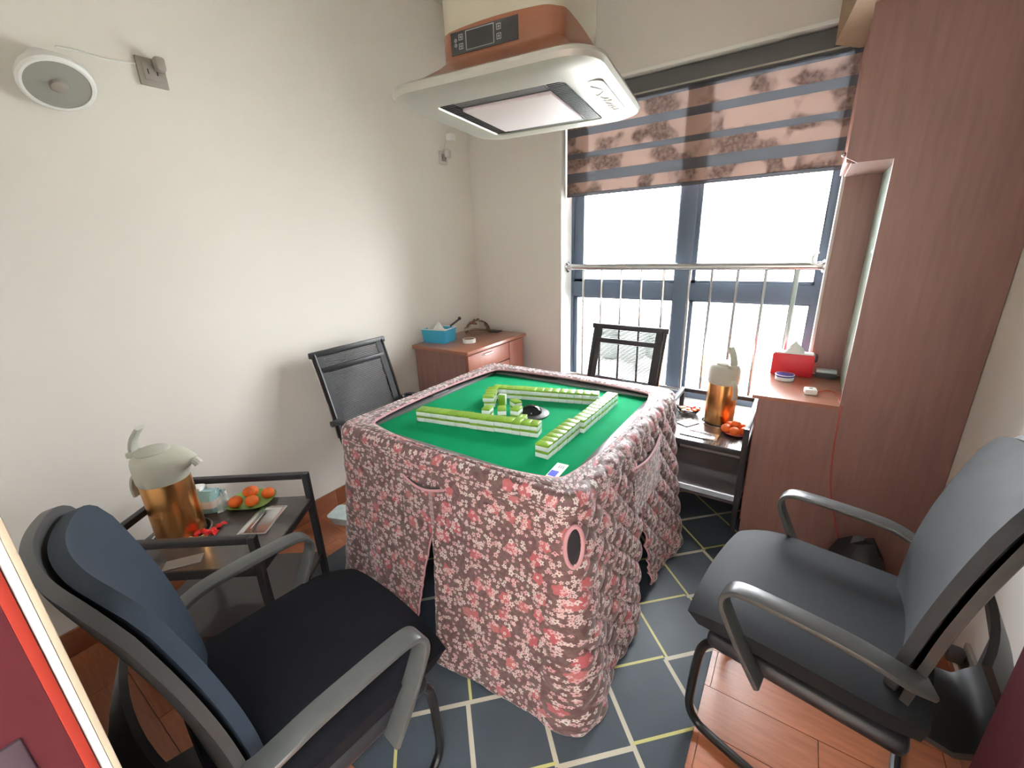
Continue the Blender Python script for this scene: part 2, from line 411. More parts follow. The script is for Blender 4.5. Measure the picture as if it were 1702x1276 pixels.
for iy in range(-10, 18):
    y0 = .905+.155*iy-.155*0 + .155
    y0 = 1.06+.155*(iy-7)
    if y0 < -1.4 or y0 > YB-.01: continue
    off = .236 if (iy-7) % 2 == 0 else -.065
    for ix in range(-6, 4):
        x0, x1 = off+.6*ix, off+.6*(ix+1)
        x0, x1 = max(x0, XL), min(x1, XR); y1 = min(y0+.155, YB)
        if x1-x0 < .02: continue
        w, d = x1-x0, y1-y0
        key = (round(w, 3), round(d, 3))
        if key not in tile_meshes: tile_meshes[key] = mesh('floor_tile', box((-w/2+.0012, -d/2+.0012, -.0105), (w/2-.0012, d/2-.0012, 0)), False)
        o = link('floor_tile', tile_meshes[key], TILE, floor); o.location = ((x0+x1)/2, (y0+y1)/2, 0)
def baseboard(name, segs):
    bo = struct(name, B().add([], []), BASEB) if 0 else None
b = B()
bl = struct('baseboard_left', box((XL, .0, 0), (XL+.006, YB, .105)), GROUT)
y = 0.0
while y < YB-.01:
    y1 = min(y+.6, YB); obj('baseboard_tile', box((XL+.004, y+.001, .001), (XL+.013, y1-.001, .107), .002), BASEB, bl); y += .6
br = struct('baseboard_right', box((XR-.006, .82, 0), (XR, 2.14, .105)), GROUT)
y = .82
while y < 2.13:
    y1 = min(y+.6, 2.14); obj('baseboard_tile', box((XR-.013, y+.001, .001), (XR-.004, y1-.001, .107), .002), BASEB, br); y += .6
# rug
tag(obj('rug', box((-1.78, .40, .0005), (-.083, 2.56, .006), .002), RUG), 'dark slate rug with cream and yellow diamond lines under the table', 'rug')

# ---- window
win = struct('window_1', box((WX0, YW-.03, WZ0), (WX0+.022, YW+.04, WZ1)), FRAME, label='dark framed window')
fr = B()
fr.span((WX1-.035, YW-.03, WZ0), (WX1, YW+.04, WZ1)); fr.span((WX0, YW-.03, WZ1-.05), (WX1, YW+.04, WZ1)); fr.span((WX0, YW-.03, WZ0), (WX1, YW+.04, WZ0+.05))
obj('outer_frame', fr, FRAME, win)
obj('mullion', box((-.684, YW-.035, WZ0+.04), (-.588, YW+.04, WZ1-.04), .006), FRAME, win)
obj('transom', box((WX0+.02, YW-.03, 1.092), (-.68, YW+.035, 1.195), .005), FRAME, win)
obj('transom', box((-.59, YW-.03, 1.092), (WX1-.03, YW+.035, 1.195), .005), FRAME, win)
for x0, x1 in ((WX0+.02, -.68), (-.59, WX1-.03)):
    for z0, z1 in ((WZ0+.045, 1.1), (1.19, WZ1-.045)):
        s = B(); t = .07 if z0 > 1 and x0 < -1 else .028
        s.span((x0, YW-.015, z0), (x0+t, YW+.025, z1)); s.span((x1-.012, YW-.015, z0), (x1, YW+.025, z1)); s.span((x0, YW-.015, z0), (x1, YW+.025, z0+.02)); s.span((x0, YW-.015, z1-.02), (x1, YW+.025, z1))
        so = obj('sash', s, FRAME, win)
        obj('pane', box((x0+.005, YW+.003, z0+.005), (x1-.005, YW+.007, z1-.005)), GLASS, so)
# outside: pale ground far below and hazy trees
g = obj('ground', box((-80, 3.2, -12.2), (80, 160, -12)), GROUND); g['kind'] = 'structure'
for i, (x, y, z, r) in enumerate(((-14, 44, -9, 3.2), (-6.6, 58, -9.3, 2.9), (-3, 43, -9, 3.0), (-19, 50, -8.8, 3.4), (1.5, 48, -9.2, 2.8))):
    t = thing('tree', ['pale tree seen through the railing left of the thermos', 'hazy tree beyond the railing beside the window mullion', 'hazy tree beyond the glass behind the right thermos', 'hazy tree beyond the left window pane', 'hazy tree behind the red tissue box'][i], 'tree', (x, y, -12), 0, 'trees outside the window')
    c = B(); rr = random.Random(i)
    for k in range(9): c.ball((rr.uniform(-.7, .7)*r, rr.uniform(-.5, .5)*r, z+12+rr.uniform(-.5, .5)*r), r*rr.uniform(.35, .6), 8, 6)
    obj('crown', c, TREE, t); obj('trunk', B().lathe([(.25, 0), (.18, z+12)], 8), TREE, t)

# ---- railing
rail = thing('safety_railing', 'stainless steel safety railing with thin vertical bars across the window', 'railing', (0, 0, 0))
YR = 2.755
obj('handrail', B().tube([(WX0+.006, YR, 1.297), (WX1-.006, YR, 1.297)], .021, 16), STEEL, rail)
for x, s in ((WX0+.005, 1), (WX1-.005, -1)):
    obj('wall_flange', B().lathe([(.036, 0), (.036, .006), (.026, .012), (.022, .03)], 20, M=Matrix.Translation((x, YR, 1.297)) @ Matrix.Rotation(s*PI/2, 4, 'Y')), CHROME, rail)
for x in (-1.272, -1.139, -1.001, -.867, -.729, -.578, -.455, -.32, -.183, -.041):
    obj('baluster', B().tube([(x, YR, .53), (x, YR, 1.285)], .0085 if x < -.1 else .014, 10), STEEL, rail)
obj('bottom_rail', B().tube([(WX0+.006, YR, .525), (WX1-.006, YR, .525)], .013, 12), STEEL, rail)
hk = thing('hook', 'pale curved hook hanging on the right end of the railing', 'hook')
obj('hook_body', B().tube([(.045+.03*cos(a), YR-.02, 1.335+.032*sin(a)) for a in [R(x) for x in range(100, 320, 20)]], .006, 8), WHITEP, hk)

# ---- blind
bl = thing('window_blind', 'half lowered roller blind with sheer floral and dark stripes', 'blind', (0, 0, 0))
obj('cassette', box((WX0+.006, 2.69, 2.235), (WX1-.006, 2.765, 2.318), .006), CASS, bl)
obj('cassette_lip', box((WX0+.006, 2.684, 2.232), (WX1-.006, 2.69, 2.240)), SILVER, bl)
zs = [(2.235, 2.212, 0), (2.212, 2.13, 1), (2.13, 2.088, 0), (2.088, 1.994, 1), (1.994, 1.963, 0), (1.963, 1.882, 1), (1.882, 1.825, 0), (1.825, 1.76, 1)]
for a, c, k in zs:
    obj('sheer_stripe' if k else 'dark_stripe', box((WX0+.012, 2.732, c), (WX1-.012, 2.7335, a)), SHEER if k else OPAQ, bl, smooth=False)
obj('bottom_bar', box((WX0+.012, 2.727, 1.742), (WX1-.012, 2.738, 1.762), .003), OPAQ, bl)
tag(obj('blind_cord', B().tube([(WX0+.012, 2.70, 2.3), (WX0+.012, 2.70, 1.62)], .003, 6), WHITEP), 'thin white blind cord hanging at the left window reveal', 'cord')

# ---- front door left jamb and open leaf on the right
d1 = struct('door_1', box((-.565, -.155, 0), (-.5, -.0147, 2.05)), RED, label='dark red door frame with a lit orange edge and lock plate')
obj('frame_edge', box((-.53, -.0145, 0), (-.499, -.0066, 2.05), .001), LITEDGE, d1)
obj('frame_gap', box((-.53, -.006, 0), (-.503, .0000, 2.05)), REVEAL, d1)
obj('lock_plate', box((-.503, -.10, .80), (-.497, -.037, 1.065), .002), LOCK, d1)
obj('latch_slot', box((-.499, -.085, .86), (-.4955, -.065, 1.0), .001), BLACKP, d1)
obj('frame_side', box((-.565, -.20, 0), (-.503, -.1555, 2.05)), RED, d1)
struct('trim_2', box((-.565, .0004, 0), (-.503, .0055, 2.1), .001), SEAL)
d2 = struct('door_2', box((.345, .02, .01), (.385, .80, 2.04), .002), RED, label='open dark red door leaf along the right wall')
obj('door_panel', box((.341, .12, .2), (.346, .70, .95), .003), RED, d2)
obj('door_panel', box((.341, .12, 1.1), (.346, .70, 1.9), .003), RED, d2)

# ------------------------------------------------------------------ right wall unit
YC = 2.16
cab = thing('wall_cabinet', 'tall cherry wall cabinet with open desk niche right of the window', 'cabinet', (0, 0, 0))
poly = [(-.126+.03, 0), (-.126+.03, .735), (.20, .735), (.20, 1.70), (.095, 1.70), (.06, 1.72), (.06, 2.19), (XR-.002, 2.19), (XR-.002, 0)]
b = B(); n = len(poly)
vs = [(x, YC, z) for x, z in poly]+[(x, YC+.02, z) for x, z in poly]
b.add(vs, [tuple(range(n)), tuple(range(n, 2*n))[::-1]]+[(i, (i+1) % n, n+(i+1) % n, n+i) for i in range(n)])
obj('side_panel', b, WOODD, cab, smooth=False)
obj('far_panel', box((.085, YB-.022, .76), (XR-.002, YB-.002, 2.19)), WOODD, cab)
obj('upper_box', box((.08, YC+.02, 1.70), (XR-.002, YB-.022, 2.19)), WOODD, cab)
hd = obj('upper_door', box((.062, YC+.021, 1.705), (.079, YB-.03, 2.185), .002), WOOD, cab)
obj('knob', B().ball((.055, 2.3, 1.75), .009, 10, 7), STEEL, hd)
gd = obj('glass_door', box((.215, YC+.021, .757), (.221, YB-.023, 1.698)), GREENGLASS, cab, label='pale green glass sliding door')
obj('knob', B().ball((.208, 2.235, 1.38), .009, 10, 7), WHITEP, gd)
obj('niche_back', box((.225, YC+.021, .757), (XR-.002, YB-.023, 1.698)), WOOD, cab)
obj('desk_top', B().prism([(-.126, YC-.004), (.199, YC-.004), (.199, YC+.0205), (XR-.002, YC+.0205), (XR-.002, YB-.004), (-.126, YB-.004)], .736, .752), WOODTOP, cab, smooth=False)
obj('lower_box', box((-.085, YC+.02, .0), (XR-.002, YB-.004, .727)), WOODD, cab)
for i in range(1):
    dd = obj('lower_door', box((-.103, YC+.024, .06), (-.086, YB-.01, .715), .002), WOOD, cab)
# cardboard box on top
t = thing('cardboard_box', 'tan cardboard box on top of the tall cabinet overhanging its front', 'box', (.16, 2.33, 2.191), R(-7))
# footprint follows the visible underside
t.rotation_euler = (0, 0, 0); t.location = (0, 0, 2.191)
fp = [(.007, 2.097), (-.04, 2.486), (.045, 2.591), (.32, 2.62), (.36, 2.13)]
obj('box_body', B().prism(fp, 0, .26), TAN, t, smooth=False)
cx_ = sum(p[0] for p in fp)/5; cy_ = sum(p[1] for p in fp)/5
obj('lid_flap', B().prism([(cx_+(x-cx_)*1.01, cy_+(y-cy_)*1.01) for x, y in fp], .26, .266), TAN, t, smooth=False)

# ------------------------------------------------------------------ low cabinet in the left corner
lc = thing('low_cabinet', 'low cherry cabinet in the left corner beside the window', 'cabinet', (0, 0, 0))
obj('worktop', box((XL+.004, 1.922, .815), (-1.655, 2.60, .838), .003), WOODTOP, lc)
obj('body', box((XL+.016, 1.936, .007), (-1.69, 2.585, .814)), WOODD, lc)
for z0, z1, zh in ((.69, .805, .785), (.50, .683, .668), (.06, .493, .45)):
    dr = obj('drawer', box((-1.689, 1.945, z0), (-1.671, 2.40, z1), .002), WOOD, lc)
    obj('handle', B().tube([(-1.672, 2.09, zh), (-1.655, 2.10, zh), (-1.655, 2.18, zh), (-1.672, 2.19, zh)], .005, 8), STEEL, dr)
obj('cabinet_door', box((-1.689, 2.405, .06), (-1.671, 2.582, .805), .002), WOOD, lc)

def tissue(parent, c, s, seed):
    rr = random.Random(seed); P = []
    for i in range(7):
        r_ = []
        for j in range(7):
            u, v = i/6-.5, j/6-.5; d = math.hypot(u, v)
            r_.append((c[0]+s*(u*1.1+rr.uniform(-.06, .06)), c[1]+s*(v*.7+rr.uniform(-.06, .06)), c[2]+s*(.75*max(0, 1-2.0*d)**.8+rr.uniform(-.05, .05))))
        P.append(r_)
    obj('tissue', B().grid(P), PAPER, parent)
tb = thing('tissue_basket', 'sky blue tissue box with white tissue on the corner cabinet', 'tissue box', (-2.055, 2.105, .839), R(10))
b = B(); b.prism([(-.095, -.075), (.095, -.075), (.095, .075), (-.095, .075)], 0, .002)
for i, (p, q) in enumerate((((-.085, -.065), (.085, -.065)), ((.085, -.065), (.085, .065)), ((.085, .065), (-.085, .065)), ((-.085, .065), (-.085, -.065)))):
    P = [[(p[0]*k+(q[0]*k-p[0]*k)*j/6, p[1]*k+(q[1]*k-p[1]*k)*j/6, h) for j in range(7)] for k, h in ((1, 0), (1.12, .09))]
    b.grid(P, .003)
obj('basket', b, SKYBLUE, tb)
obj('rim', B().tube([(x*1.12, y*1.12, .091) for x, y in ((-.085, -.065), (.085, -.065), (.085, .065), (-.085, .065))], .004, 6, closed=True), WHITEP, tb)
obj('paper_stack', box((-.075, -.055, .003), (.075, .055, .075), .01), PAPER, tb)
tissue(tb, (0, 0, .072), .085, 3)
hm = thing('handle_tag', 'dark plastic clip resting on the rim of the blue tissue box', 'clip', (-1.985, 2.19, .935), R(40))
obj('clip_body', B().tube([(-.03, 0, 0), (0, 0, .02), (.035, 0, .045)], .007, 8), GREYP, hm); obj('clip_end', B().ball((.038, 0, .05), .012, 10, 7), GREYP, hm)
tp = thing('tape_roll', 'white tape roll lying on the corner cabinet top', 'tape', (-1.83, 2.155, .839))
obj('tape', B().lathe([(.036, 0), (.044, 0), (.044, .026), (.036, .026), (.036, 0)], 28, cap=False), WHITEP, tp)
obj('core', B().lathe([(.034, .001), (.036, .001), (.036, .025), (.034, .025), (.034, .001)], 28, cap=False), TAN, tp)
def crumple(c, sx, sy, sz, seed, nu=14, nv=9):
    rr = random.Random(seed); P = []
    for j in range(nv+1):
        a = -PI/2*.2+PI/2*1.2*j/nv; r_ = []
        for i in range(nu):
            t = 2*PI*i/nu; k = rr.uniform(.82, 1.12)
            r_.append((c[0]+sx*cos(a)*cos(t)*k, c[1]+sy*cos(a)*sin(t)*k, max(c[2]+.001, c[2]+sz*sin(a)*rr.uniform(.85, 1.1))))
        r_.append(r_[0]); P.append(r_)
    return B().grid(P)
tag(obj('plastic_bag', crumple((-1.985, 2.44, .839), .1, .1, .10, 5), FILM), 'crumpled clear plastic bag at the back of the corner cabinet', 'bag')
tag(obj('phone', box((-1.94, 2.50, .839), (-1.85, 2.57, .847), .003), BLACKP), 'flat black device lying by the wall on the corner cabinet', 'phone')

# ------------------------------------------------------------------ wall gadgets
sp = thing('wall_speaker', 'round white wall speaker with grey mesh high on left wall', 'speaker', (XL, .525, 2.008))
RY = Matrix.Translation((.095, -.024, -.025)) @ Matrix.Rotation(R(90+52), 4, 'Y')
obj('housing', B().lathe([(.03, -.07), (.06, -.062), (.086, -.035), (.094, -.015), (.094, -.004), (.087, .002), (.080, .002), (.080, -.004)], 40, M=RY, cap=False), WHITEP, sp)
obj('wall_mount', B().lathe([(.05, .0), (.05, .03), (.04, .05)], 24, M=Matrix.Translation((0, -.024, .04)) @ Matrix.Rotation(PI/2, 4, 'Y')), WHITEP, sp)
gm = obj('grille', B().lathe([(.001, .003), (.03, .003), (.0805, -.001), (.0805, -.005)], 40, M=RY, cap=False), MESHG, sp)
obj('cone', B().lathe([(.024, .003), (.02, .010), (.014, .012), (.001, .012)], 24, M=RY), OUTLET, gm)
def outlet(name, label, y, z, w, h, m, plug):
    t = thing(name, label, 'outlet', (XL, y, z))
    obj('plate', B().box((.006, 0, 0), (.012, w, h), .003), m, t)
    obj('socket_face', B().box((.013, 0, 0), (.004, w*.6, h*.6), .001), OUTLET, t)
    for s in (-1, 1): obj('slot', B().box((.0155, s*.014, 0), (.001, .004, .016)), BLACKP, t)
    if plug: tag(obj('plug', B().box((.035, 0, 0), (.04, .032, .045), .008), m), plug, 'plug').location = (XL-.001, y+.02, z+.025)
outlet('wall_outlet', 'grey square wall outlet beside the round speaker', .80, 2.112, .088, .092, OUTLET, 'pale plug in the outlet beside the round speaker')
outlet('wall_outlet', 'white wall outlet near the corner below the ceiling hood', 2.375, 2.03, .07, .075, OUTLETW, 'white plug in the outlet near the window corner')
tag(obj('adapter', B().box((XL+.03, 2.44, 2.16), (.055, .05, .045), .01), WHITEP), 'small white adapter on the left wall above the corner outlet', 'adapter')
tag(obj('speaker_cable', B().tube([(XL+.006, .545, 2.12), (XL+.005, .6, 2.125), (XL+.005, .66, 2.12), (XL+.005, .72, 2.125), (XL+.006, .755, 2.13)], .003, 6), WHITEP), 'thin white cable from the round speaker along the left wall', 'cable')
tag(obj('adapter_cable', B().tube([(XL+.01, 2.43, 2.135), (XL+.006, 2.405, 2.11), (XL+.006, 2.39, 2.075)], .003, 6), WHITEP), 'thin white cable between the corner outlet and its adapter', 'cable')
t = thing('wall_outlet', 'dark wall outlet low on the right wall behind the grey chair', 'outlet', (XR, 1.53, .20))
obj('plate', B().box((-.006, 0, 0), (.012, .09, .09), .003), OUTLET, t); obj('socket_face', B().box((-.013, 0, 0), (.004, .05, .05), .001), GREYP, t)
tag(obj('plug', B().box((XR-.036, 1.54, .215), (.04, .035, .045), .008), GREYP), 'dark plug in the outlet low on the right wall', 'plug')
tag(obj('floor_cable', B().tube([(XR-.055, 1.55, .22), (XR-.08, 1.6, .2), (XR-.07, 1.68, .1), (XR-.05, 1.75, .02), (XR-.03, 1.9, .012)], .004, 6), CABLE), 'thin red brown cable from the low right outlet', 'cable')

# ------------------------------------------------------------------ hood
hood = thing('ceiling_hood', 'mahjong table ceiling hood with copper brown band and silver underside', 'hood', (-.88, 1.41, 0), R(8))
def ring(s, r, z, n=6): return [(x, y, z) for x, y in rrect(2*s, 2*s, r, n)]
def loft(rings, cap0=False, cap1=False):
    b = B(); m = len(rings[0]); vs = [p for r in rings for p in r]
    fs = [(i*m+j, i*m+(j+1) % m, (i+1)*m+(j+1) % m, (i+1)*m+j) for i in range(len(rings)-1) for j in range(m)]
    if cap0: fs.append(tuple(range(m))[::-1])
    if cap1: fs.append(tuple((len(rings)-1)*m+j for j in range(m)))
    return b.add(vs, fs)
b = loft([ring(.199, .055, 2.0), ring(.199, .055, H-.002)], False, True); obj('column', b, HOODBEIGE, hood)
base = ring(.2015, .056, 0, 10)
def dens(P):
    out = []
    for i, p in enumerate(P):
        q = P[(i+1) % len(P)]; L_ = math.hypot(q[0]-p[0], q[1]-p[1]); kk = max(1, int(L_/.02))
        for j in range(kk): t = j/kk; out.append((p[0]+(q[0]-p[0])*t, p[1]+(q[1]-p[1])*t, p[2]+(q[2]-p[2])*t))
    return out
bs = dens(base)
def topz(x, y):
    k = min(abs(x), abs(y))/.2015
    return 2.068+.012*(1-k*k)
b = loft([[(x*1.61, y*1.61, 1.923) for x, y, z in bs], [(x*1.35, y*1.35, 1.947) for x, y, z in bs], [(x*1.12, y*1.12, 1.978) for x, y, z in bs], [(x*1.02, y*1.02, 1.997) for x, y, z in bs], [(x, y, 2.004) for x, y, z in bs], [(x, y, topz(x, y)) for x, y, z in bs], [(x*.985, y*.985, topz(x, y)) for x, y, z in bs]])
obj('copper_band', b, HOODWOOD, hood)
rings = [ring(.30, .08, 1.925), ring(.326, .095, 1.924), ring(.337, .10, 1.917), ring(.34, .10, 1.907), ring(.334, .10, 1.895), ring(.318, .095, 1.888), ring(.29, .08, 1.884), ring(.232, .04, 1.879), ring(.217, .022, 1.880), ring(.213, .02, 1.884)]
obj('silver_body', loft(rings, True, False), SILVER, hood)
obj('grille_backing', box((-.215, -.215, 1.885), (.215, .215, 1.892)), HOODDARK, hood)
b = B()
for i in range(30):
    y = -.2+.4*i/29
    for x in (-1, 1): b.box((x*.184, y, 1.8835), (.05, .006, .003))
obj('grille_slat', b, BLACKP, hood, kind='stuff')
for y in (-1, 1): obj('grille_strip', B().box((0, y*.184, 1.8838), (.30, .045, .002)), HOODDARK, hood)
obj('lamp_cover', box((-.155, -.155, 1.873), (.155, .155, 1.885), .005), LAMPW, hood, label='pinkish white square lamp cover')
# control panel on the near face
cp = obj('control_panel', box((-.15, -.2045, 2.010), (.075, -.1995, 2.068), .001), HOODPANEL, hood, label='dark glass control panel')
b = B(); yy = -.2052
def bar(x0, z0, x1, z1): b.span((x0, yy, z0), (x1, yy+.0008, z1))
for x in (-.098, -.004): bar(x, 2.016, x+.0025, 2.064)
bar(-.098, 2.0625, -.0015, 2.0645); bar(-.098, 2.0155, -.0015, 2.017)
for cx0, cz0 in ((-.115, 2.052), (-.115, 2.029), (.014, 2.052), (.014, 2.029)):   # small square key symbols
    w = .0075
    bar(cx0-w, cz0-w, cx0+w, cz0-w+.002); bar(cx0-w, cz0+w-.002, cx0+w, cz0+w); bar(cx0-w, cz0-w, cx0-w+.002, cz0+w); bar(cx0+w-.002, cz0-w, cx0+w, cz0+w); bar(cx0-w*.5, cz0-.001, cx0+w*.5, cz0+.0012); bar(cx0-.001, cz0-w*.5, cx0+.0012, cz0+w*.5)
obj('panel_print', b, PRINT, cp, smooth=False)
for zz in (2.046, 2.034):
    obj('panel_symbol', B().lathe([(.005, 0), (.005, .001), (.003, .001), (.003, 0)], 14, M=Matrix.Translation((-.133, -.2045, zz)) @ Matrix.Rotation(PI/2, 4, 'X')), PRINT, cp)
# logo pad on the right of the underside, with script lettering
lp = obj('logo_pad', B().prism([(.278+x, y-.0) for x, y in rrect(.062, .34, .03, 6)], 1.8815, 1.892), SILVERD, hood)
def logo(pts): return [(.262+u*.05, -.13+v*.26, 1.8808) for v, u in pts]
b = B()
b.tube(logo([(0, .1), (.06, .25), (.14, .5), (.22, .55), (.3, .3), (.34, .05), (.28, -.05), (.18, .05), (.02, .1)]), .0018, 6)
b.tube(logo([(.3, .3), (.4, .1), (.48, .25), (.5, .5), (.54, .1), (.6, .25), (.63, .5), (.6, .6), (.58, .3), (.66, .1), (.72, .3), (.76, .45), (.8, .1), (.84, .35), (.88, .5), (.92, .1), (1.0, .3), (1.0, .6)]), .0018, 6)
obj('script_lettering', b, SCRIPT, lp)
obj('led_dot', B().lathe([(.006, 0), (.006, .002)], 14, (.278, .150, 1.8800)), SCRIPT, hood)

# ------------------------------------------------------------------ mahjong table and its cloth
TX, TY = -.94, 1.40
mt = thing('mahjong_table', 'square mahjong table with green felt top under the floral cover', 'table', (TX, TY, 0), 0)
obj('felt', box((-.43, -.43, .760), (.43, .43, .770), .002), FELT, mt)
b = B()
for sgn in (-1, 1):
    b.span((-.49, sgn*.43, .745), (.49, sgn*.49, .781), .008, 2); b.span((sgn*.43, -.43, .745), (sgn*.49, .43, .7808), .008, 2)
obj('rim', b, RIM, mt)
for k in range(4):
    a = k*PI/2; M = Matrix.Rotation(a, 4, 'Z')
    obj('counter_window', B().box((0, -.462, .7815), (.11, .03, .003), .001, 1, M), mat('counter_grey', (112, 113, 114), .3) if k == 0 else bpy.data.materials['counter_grey'], mt)
obj('cabinet_body', box((-.46, -.46, .62), (.46, .46, .745), .01), BLACKP, mt)
obj('pedestal', box((-.14, -.14, .09), (.14, .14, .62), .02), BLACKP, mt)
for k in range(4):
    a = k*PI/2+PI/4; obj('foot', B().box((0, .24, .045), (.1, .36, .07), .02, 2, Matrix.Rotation(a, 4, 'Z')), BLACKP, mt)
dial = obj('dice_console', B().lathe([(.075, .7705), (.075, .775), (.068, .779), (.02, .779), (.001, .779)], 32, (.06, .01, 0), cap=False), GREYP, mt)
obj('dice_dome', B().lathe([(.045, .779), (.043, .79), (.034, .8), (.018, .807), (.001, .809)], 24, (.06, .01, 0), cap=False), SMOKE, dial)
st = obj('sticker', box((-.02, -.046, .7702), (.02, .046, .7708)), WHITEP, mt, label='white sticker with blue print', smooth=False)
st.location = (.378, -.352, 0); st.rotation_euler = (0, 0, R(4))
o = obj('sticker_print', B().box((-.004, -.022, .7711), (.026, .034, .0005), .0001, 1), BLUEP, st)
b = B()
for i in range(3): b.box((-.004+i*.007, .024, .7711), (.004, .018, .0004))
obj('sticker_lines', b, PRINT, st)

# cloth cover: four corner panels meeting in slits half way along each side
HO = .53
def outer(s):            # s in [0,8): unit = half side, starts at middle of near side going +x
    k = int(s//2) % 4; t = s-2*(s//2)
    # corner panel k: from side k middle to side k+1 middle around a corner
    r = .07; Ls = HO-r; La = PI/2*r; tot = 2*Ls+La; d = t/2*tot
    if d < Ls: p = Vector((d, -HO, 0)); n = Vector((0, -1, 0))
    elif d < Ls+La:
        a = (d-Ls)/r; p = Vector((Ls+r*sin(a), -Ls-r*cos(a), 0)); n = Vector((sin(a), -cos(a), 0))
    else: p = Vector((HO, -Ls+(d-Ls-La), 0)); n = Vector((1, 0, 0))
    M = Matrix.Rotation(k*PI/2, 3, 'Z')
    return M @ p, M @ n, k*tot+d
BUL = (.052, .044, .038, .038)
def inner(p):            # opening edge point for outer point p
    q = Vector((p.x/HO, p.y/HO)); m = max(abs(q.x), abs(q.y))
    q /= m
    side = 0 if q.y <= -.999 else 1 if q.x >= .999 else 2 if q.y >= .999 else 3
    u = q.x if side in (0, 2) else q.y
    k = .425+BUL[side]*(1-u*u)
    rr = 1-.07*max(0, abs(u)-.8)/.2
    r = q*k
    c = abs(u)
    if c > .9: r *= 1-.012*((c-.9)/.1)**2
    return Vector((r.x+.012, r.y-.012, 0))
ZS = .52; ZTOP = .80
def flare(k, t, z):
    # outward offset below the top edge; larger in the middle of near side
    f = max(0, (.74-z)/.74)
    mid = abs(t-1)             # 0 at corner, 1 at slit
    wn, wc = {0: (.05, .05), 1: (.05, .05), 2: (.05, .05), 3: (.05, .05)}[k], 0
    return f*.052
rows_z = [ZTOP-.06+(.012-(ZTOP-.06))*i/119 for i in range(120)]
cl = B(); uvs = []
NC = 200
key = {}
def vid(p, uv):
    k = (round(p.x, 5), round(p.y, 5), round(p.z, 5))
    if k not in key: key[k] = len(cl.v); cl.v.append((p.x, p.y, p.z))
    return key[k]
faceuv = []
hems = []
for k in range(4):
    G = []; U = []
    for ri in range(-12, len(rows_z)):
        rowp = []; rowu = []
        z = rows_z[max(ri, 0)]
        g = g2 = 0
        if ri >= 0 and z < ZS:
            q = (ZS-z)/ZS; g, g2 = [w*q**.8 for w in ((.045, .06), (.13, .07), (.07, .07), (.07, .10))[k]]
        tot_len = 2*(HO-.07)+PI/2*.07
        gs = g/tot_len*2; ge = g2/tot_len*2
        for ci in range(NC+1):
            t = gs+(2-gs-ge)*ci/NC
            p, n, arc = outer(2*k+min(t, 1.999999) if t < 2 else 2*k+1.9999999)
            i_ = inner(p)
            if ri < 0:
                j = (ri+12)/12.0       # 0..~.92 across the top then over the edge
                if j < .6:
                    w = j/.6; pt = i_.lerp(p-n*.035, w); pt.z = ZTOP-.004+.005*sin(PI*min(1, w*1.05)**.8)
                else:
                    a = (j-.6)/.4*PI/2; pt = p-n*.035+n*.035*sin(a); pt.z = ZTOP-.035+.035*cos(a)+.002*(1-sin(a))
                    pt.z = min(pt.z, ZTOP+.006)
                v = .74+.06+.0*j+(1-j)*.12
            else:
                f = flare(k, t, z)
                wob = .011*sin(arc*9+k*1.3)*max(0, (.7-z)/.7)+.006*sin(arc*23+z*5)*max(0, (.6-z)/.6)
                near = .0
                if k == 0 and t < .9: near = .055*(1-t/.9)**1.2*max(0, (.6-z)/.6)
                if k == 3 and t > 1.1: near = .045*((t-1.1)/.9)**1.2*max(0, (.6-z)/.6)
                # drape gathers in from the very edge
                cor = .05*max(0, 1-abs(t-1)/.35)**1.5*max(0, (.6-z)/.6)
                pt = p+n*(f+wob+near+cor); pt.z = z
                slope = .02*(abs(t-1))*max(0, (.3-z)/.3)
                v = z
            # quilting
            d = abs(sin((arc+v)*PI/.105))*abs(sin((arc-v)*PI/.105))
            amp = .017 if (k in (0, 1) and (t > 1.02 if k == 0 else t < 1.0)) else .0055
            if ri > -6: pt = pt+n*(amp*d**.4-amp*.6)
            if ri >= 0 and z < .2:
                lift = .035*(abs(t-1))**1.5*(1-z/.2)
                pt.z += lift
            rowp.append(pt); rowu.append((arc, v))
        G.append(rowp); U.append(rowu)
    ids = [[vid(p, None) for p in r] for r in G]
    for i in range(len(ids)-1):
        for j in range(NC):
            q = (ids[i][j], ids[i][j+1], ids[i+1][j+1], ids[i+1][j])
            if len(set(q)) == 4: cl.f.append(q); faceuv.append((U[i][j], U[i][j+1], U[i+1][j+1], U[i+1][j]))
    zi = next(i for i, z in enumerate(rows_z) if z < ZS)+12
    hem = [G[i][0] for i in range(zi, len(G))]+[G[-1][j] for j in range(1, NC)]+[G[i][NC] for i in range(len(G)-1, zi-1, -1)]
    hems.append(hem)
    if k == 0: opening = []
    opening += [G[0][j] for j in range(NC)]
me = bpy.data.meshes.new('tablecloth'); me.from_pydata(cl.v, [], cl.f)
uvl = me.uv_layers.new(name='UVMap')
li = 0
for fu in faceuv:
    for u in fu: uvl.data[li].uv = u; li += 1
me.polygons.foreach_set('use_smooth', [True]*len(me.polygons))
cloth = link('table_cover', me, FLORAL, None); cloth.location = (TX, TY, 0)
tag(cloth, 'quilted pink floral table cover hanging to the floor round the mahjong table', 'tablecloth')
sm = cloth.modifiers.new('thick', 'SOLIDIFY'); sm.thickness = .006; sm.offset = -1
b = B()
for h in hems: b.tube(h, .0042, 6)
obj('hem_piping', b, PIPING, cloth)
b = B(); b.tube([p+Vector((0, 0, .003)) for p in opening], .0048, 6, closed=True); obj('opening_piping', b, PIPING, cloth)
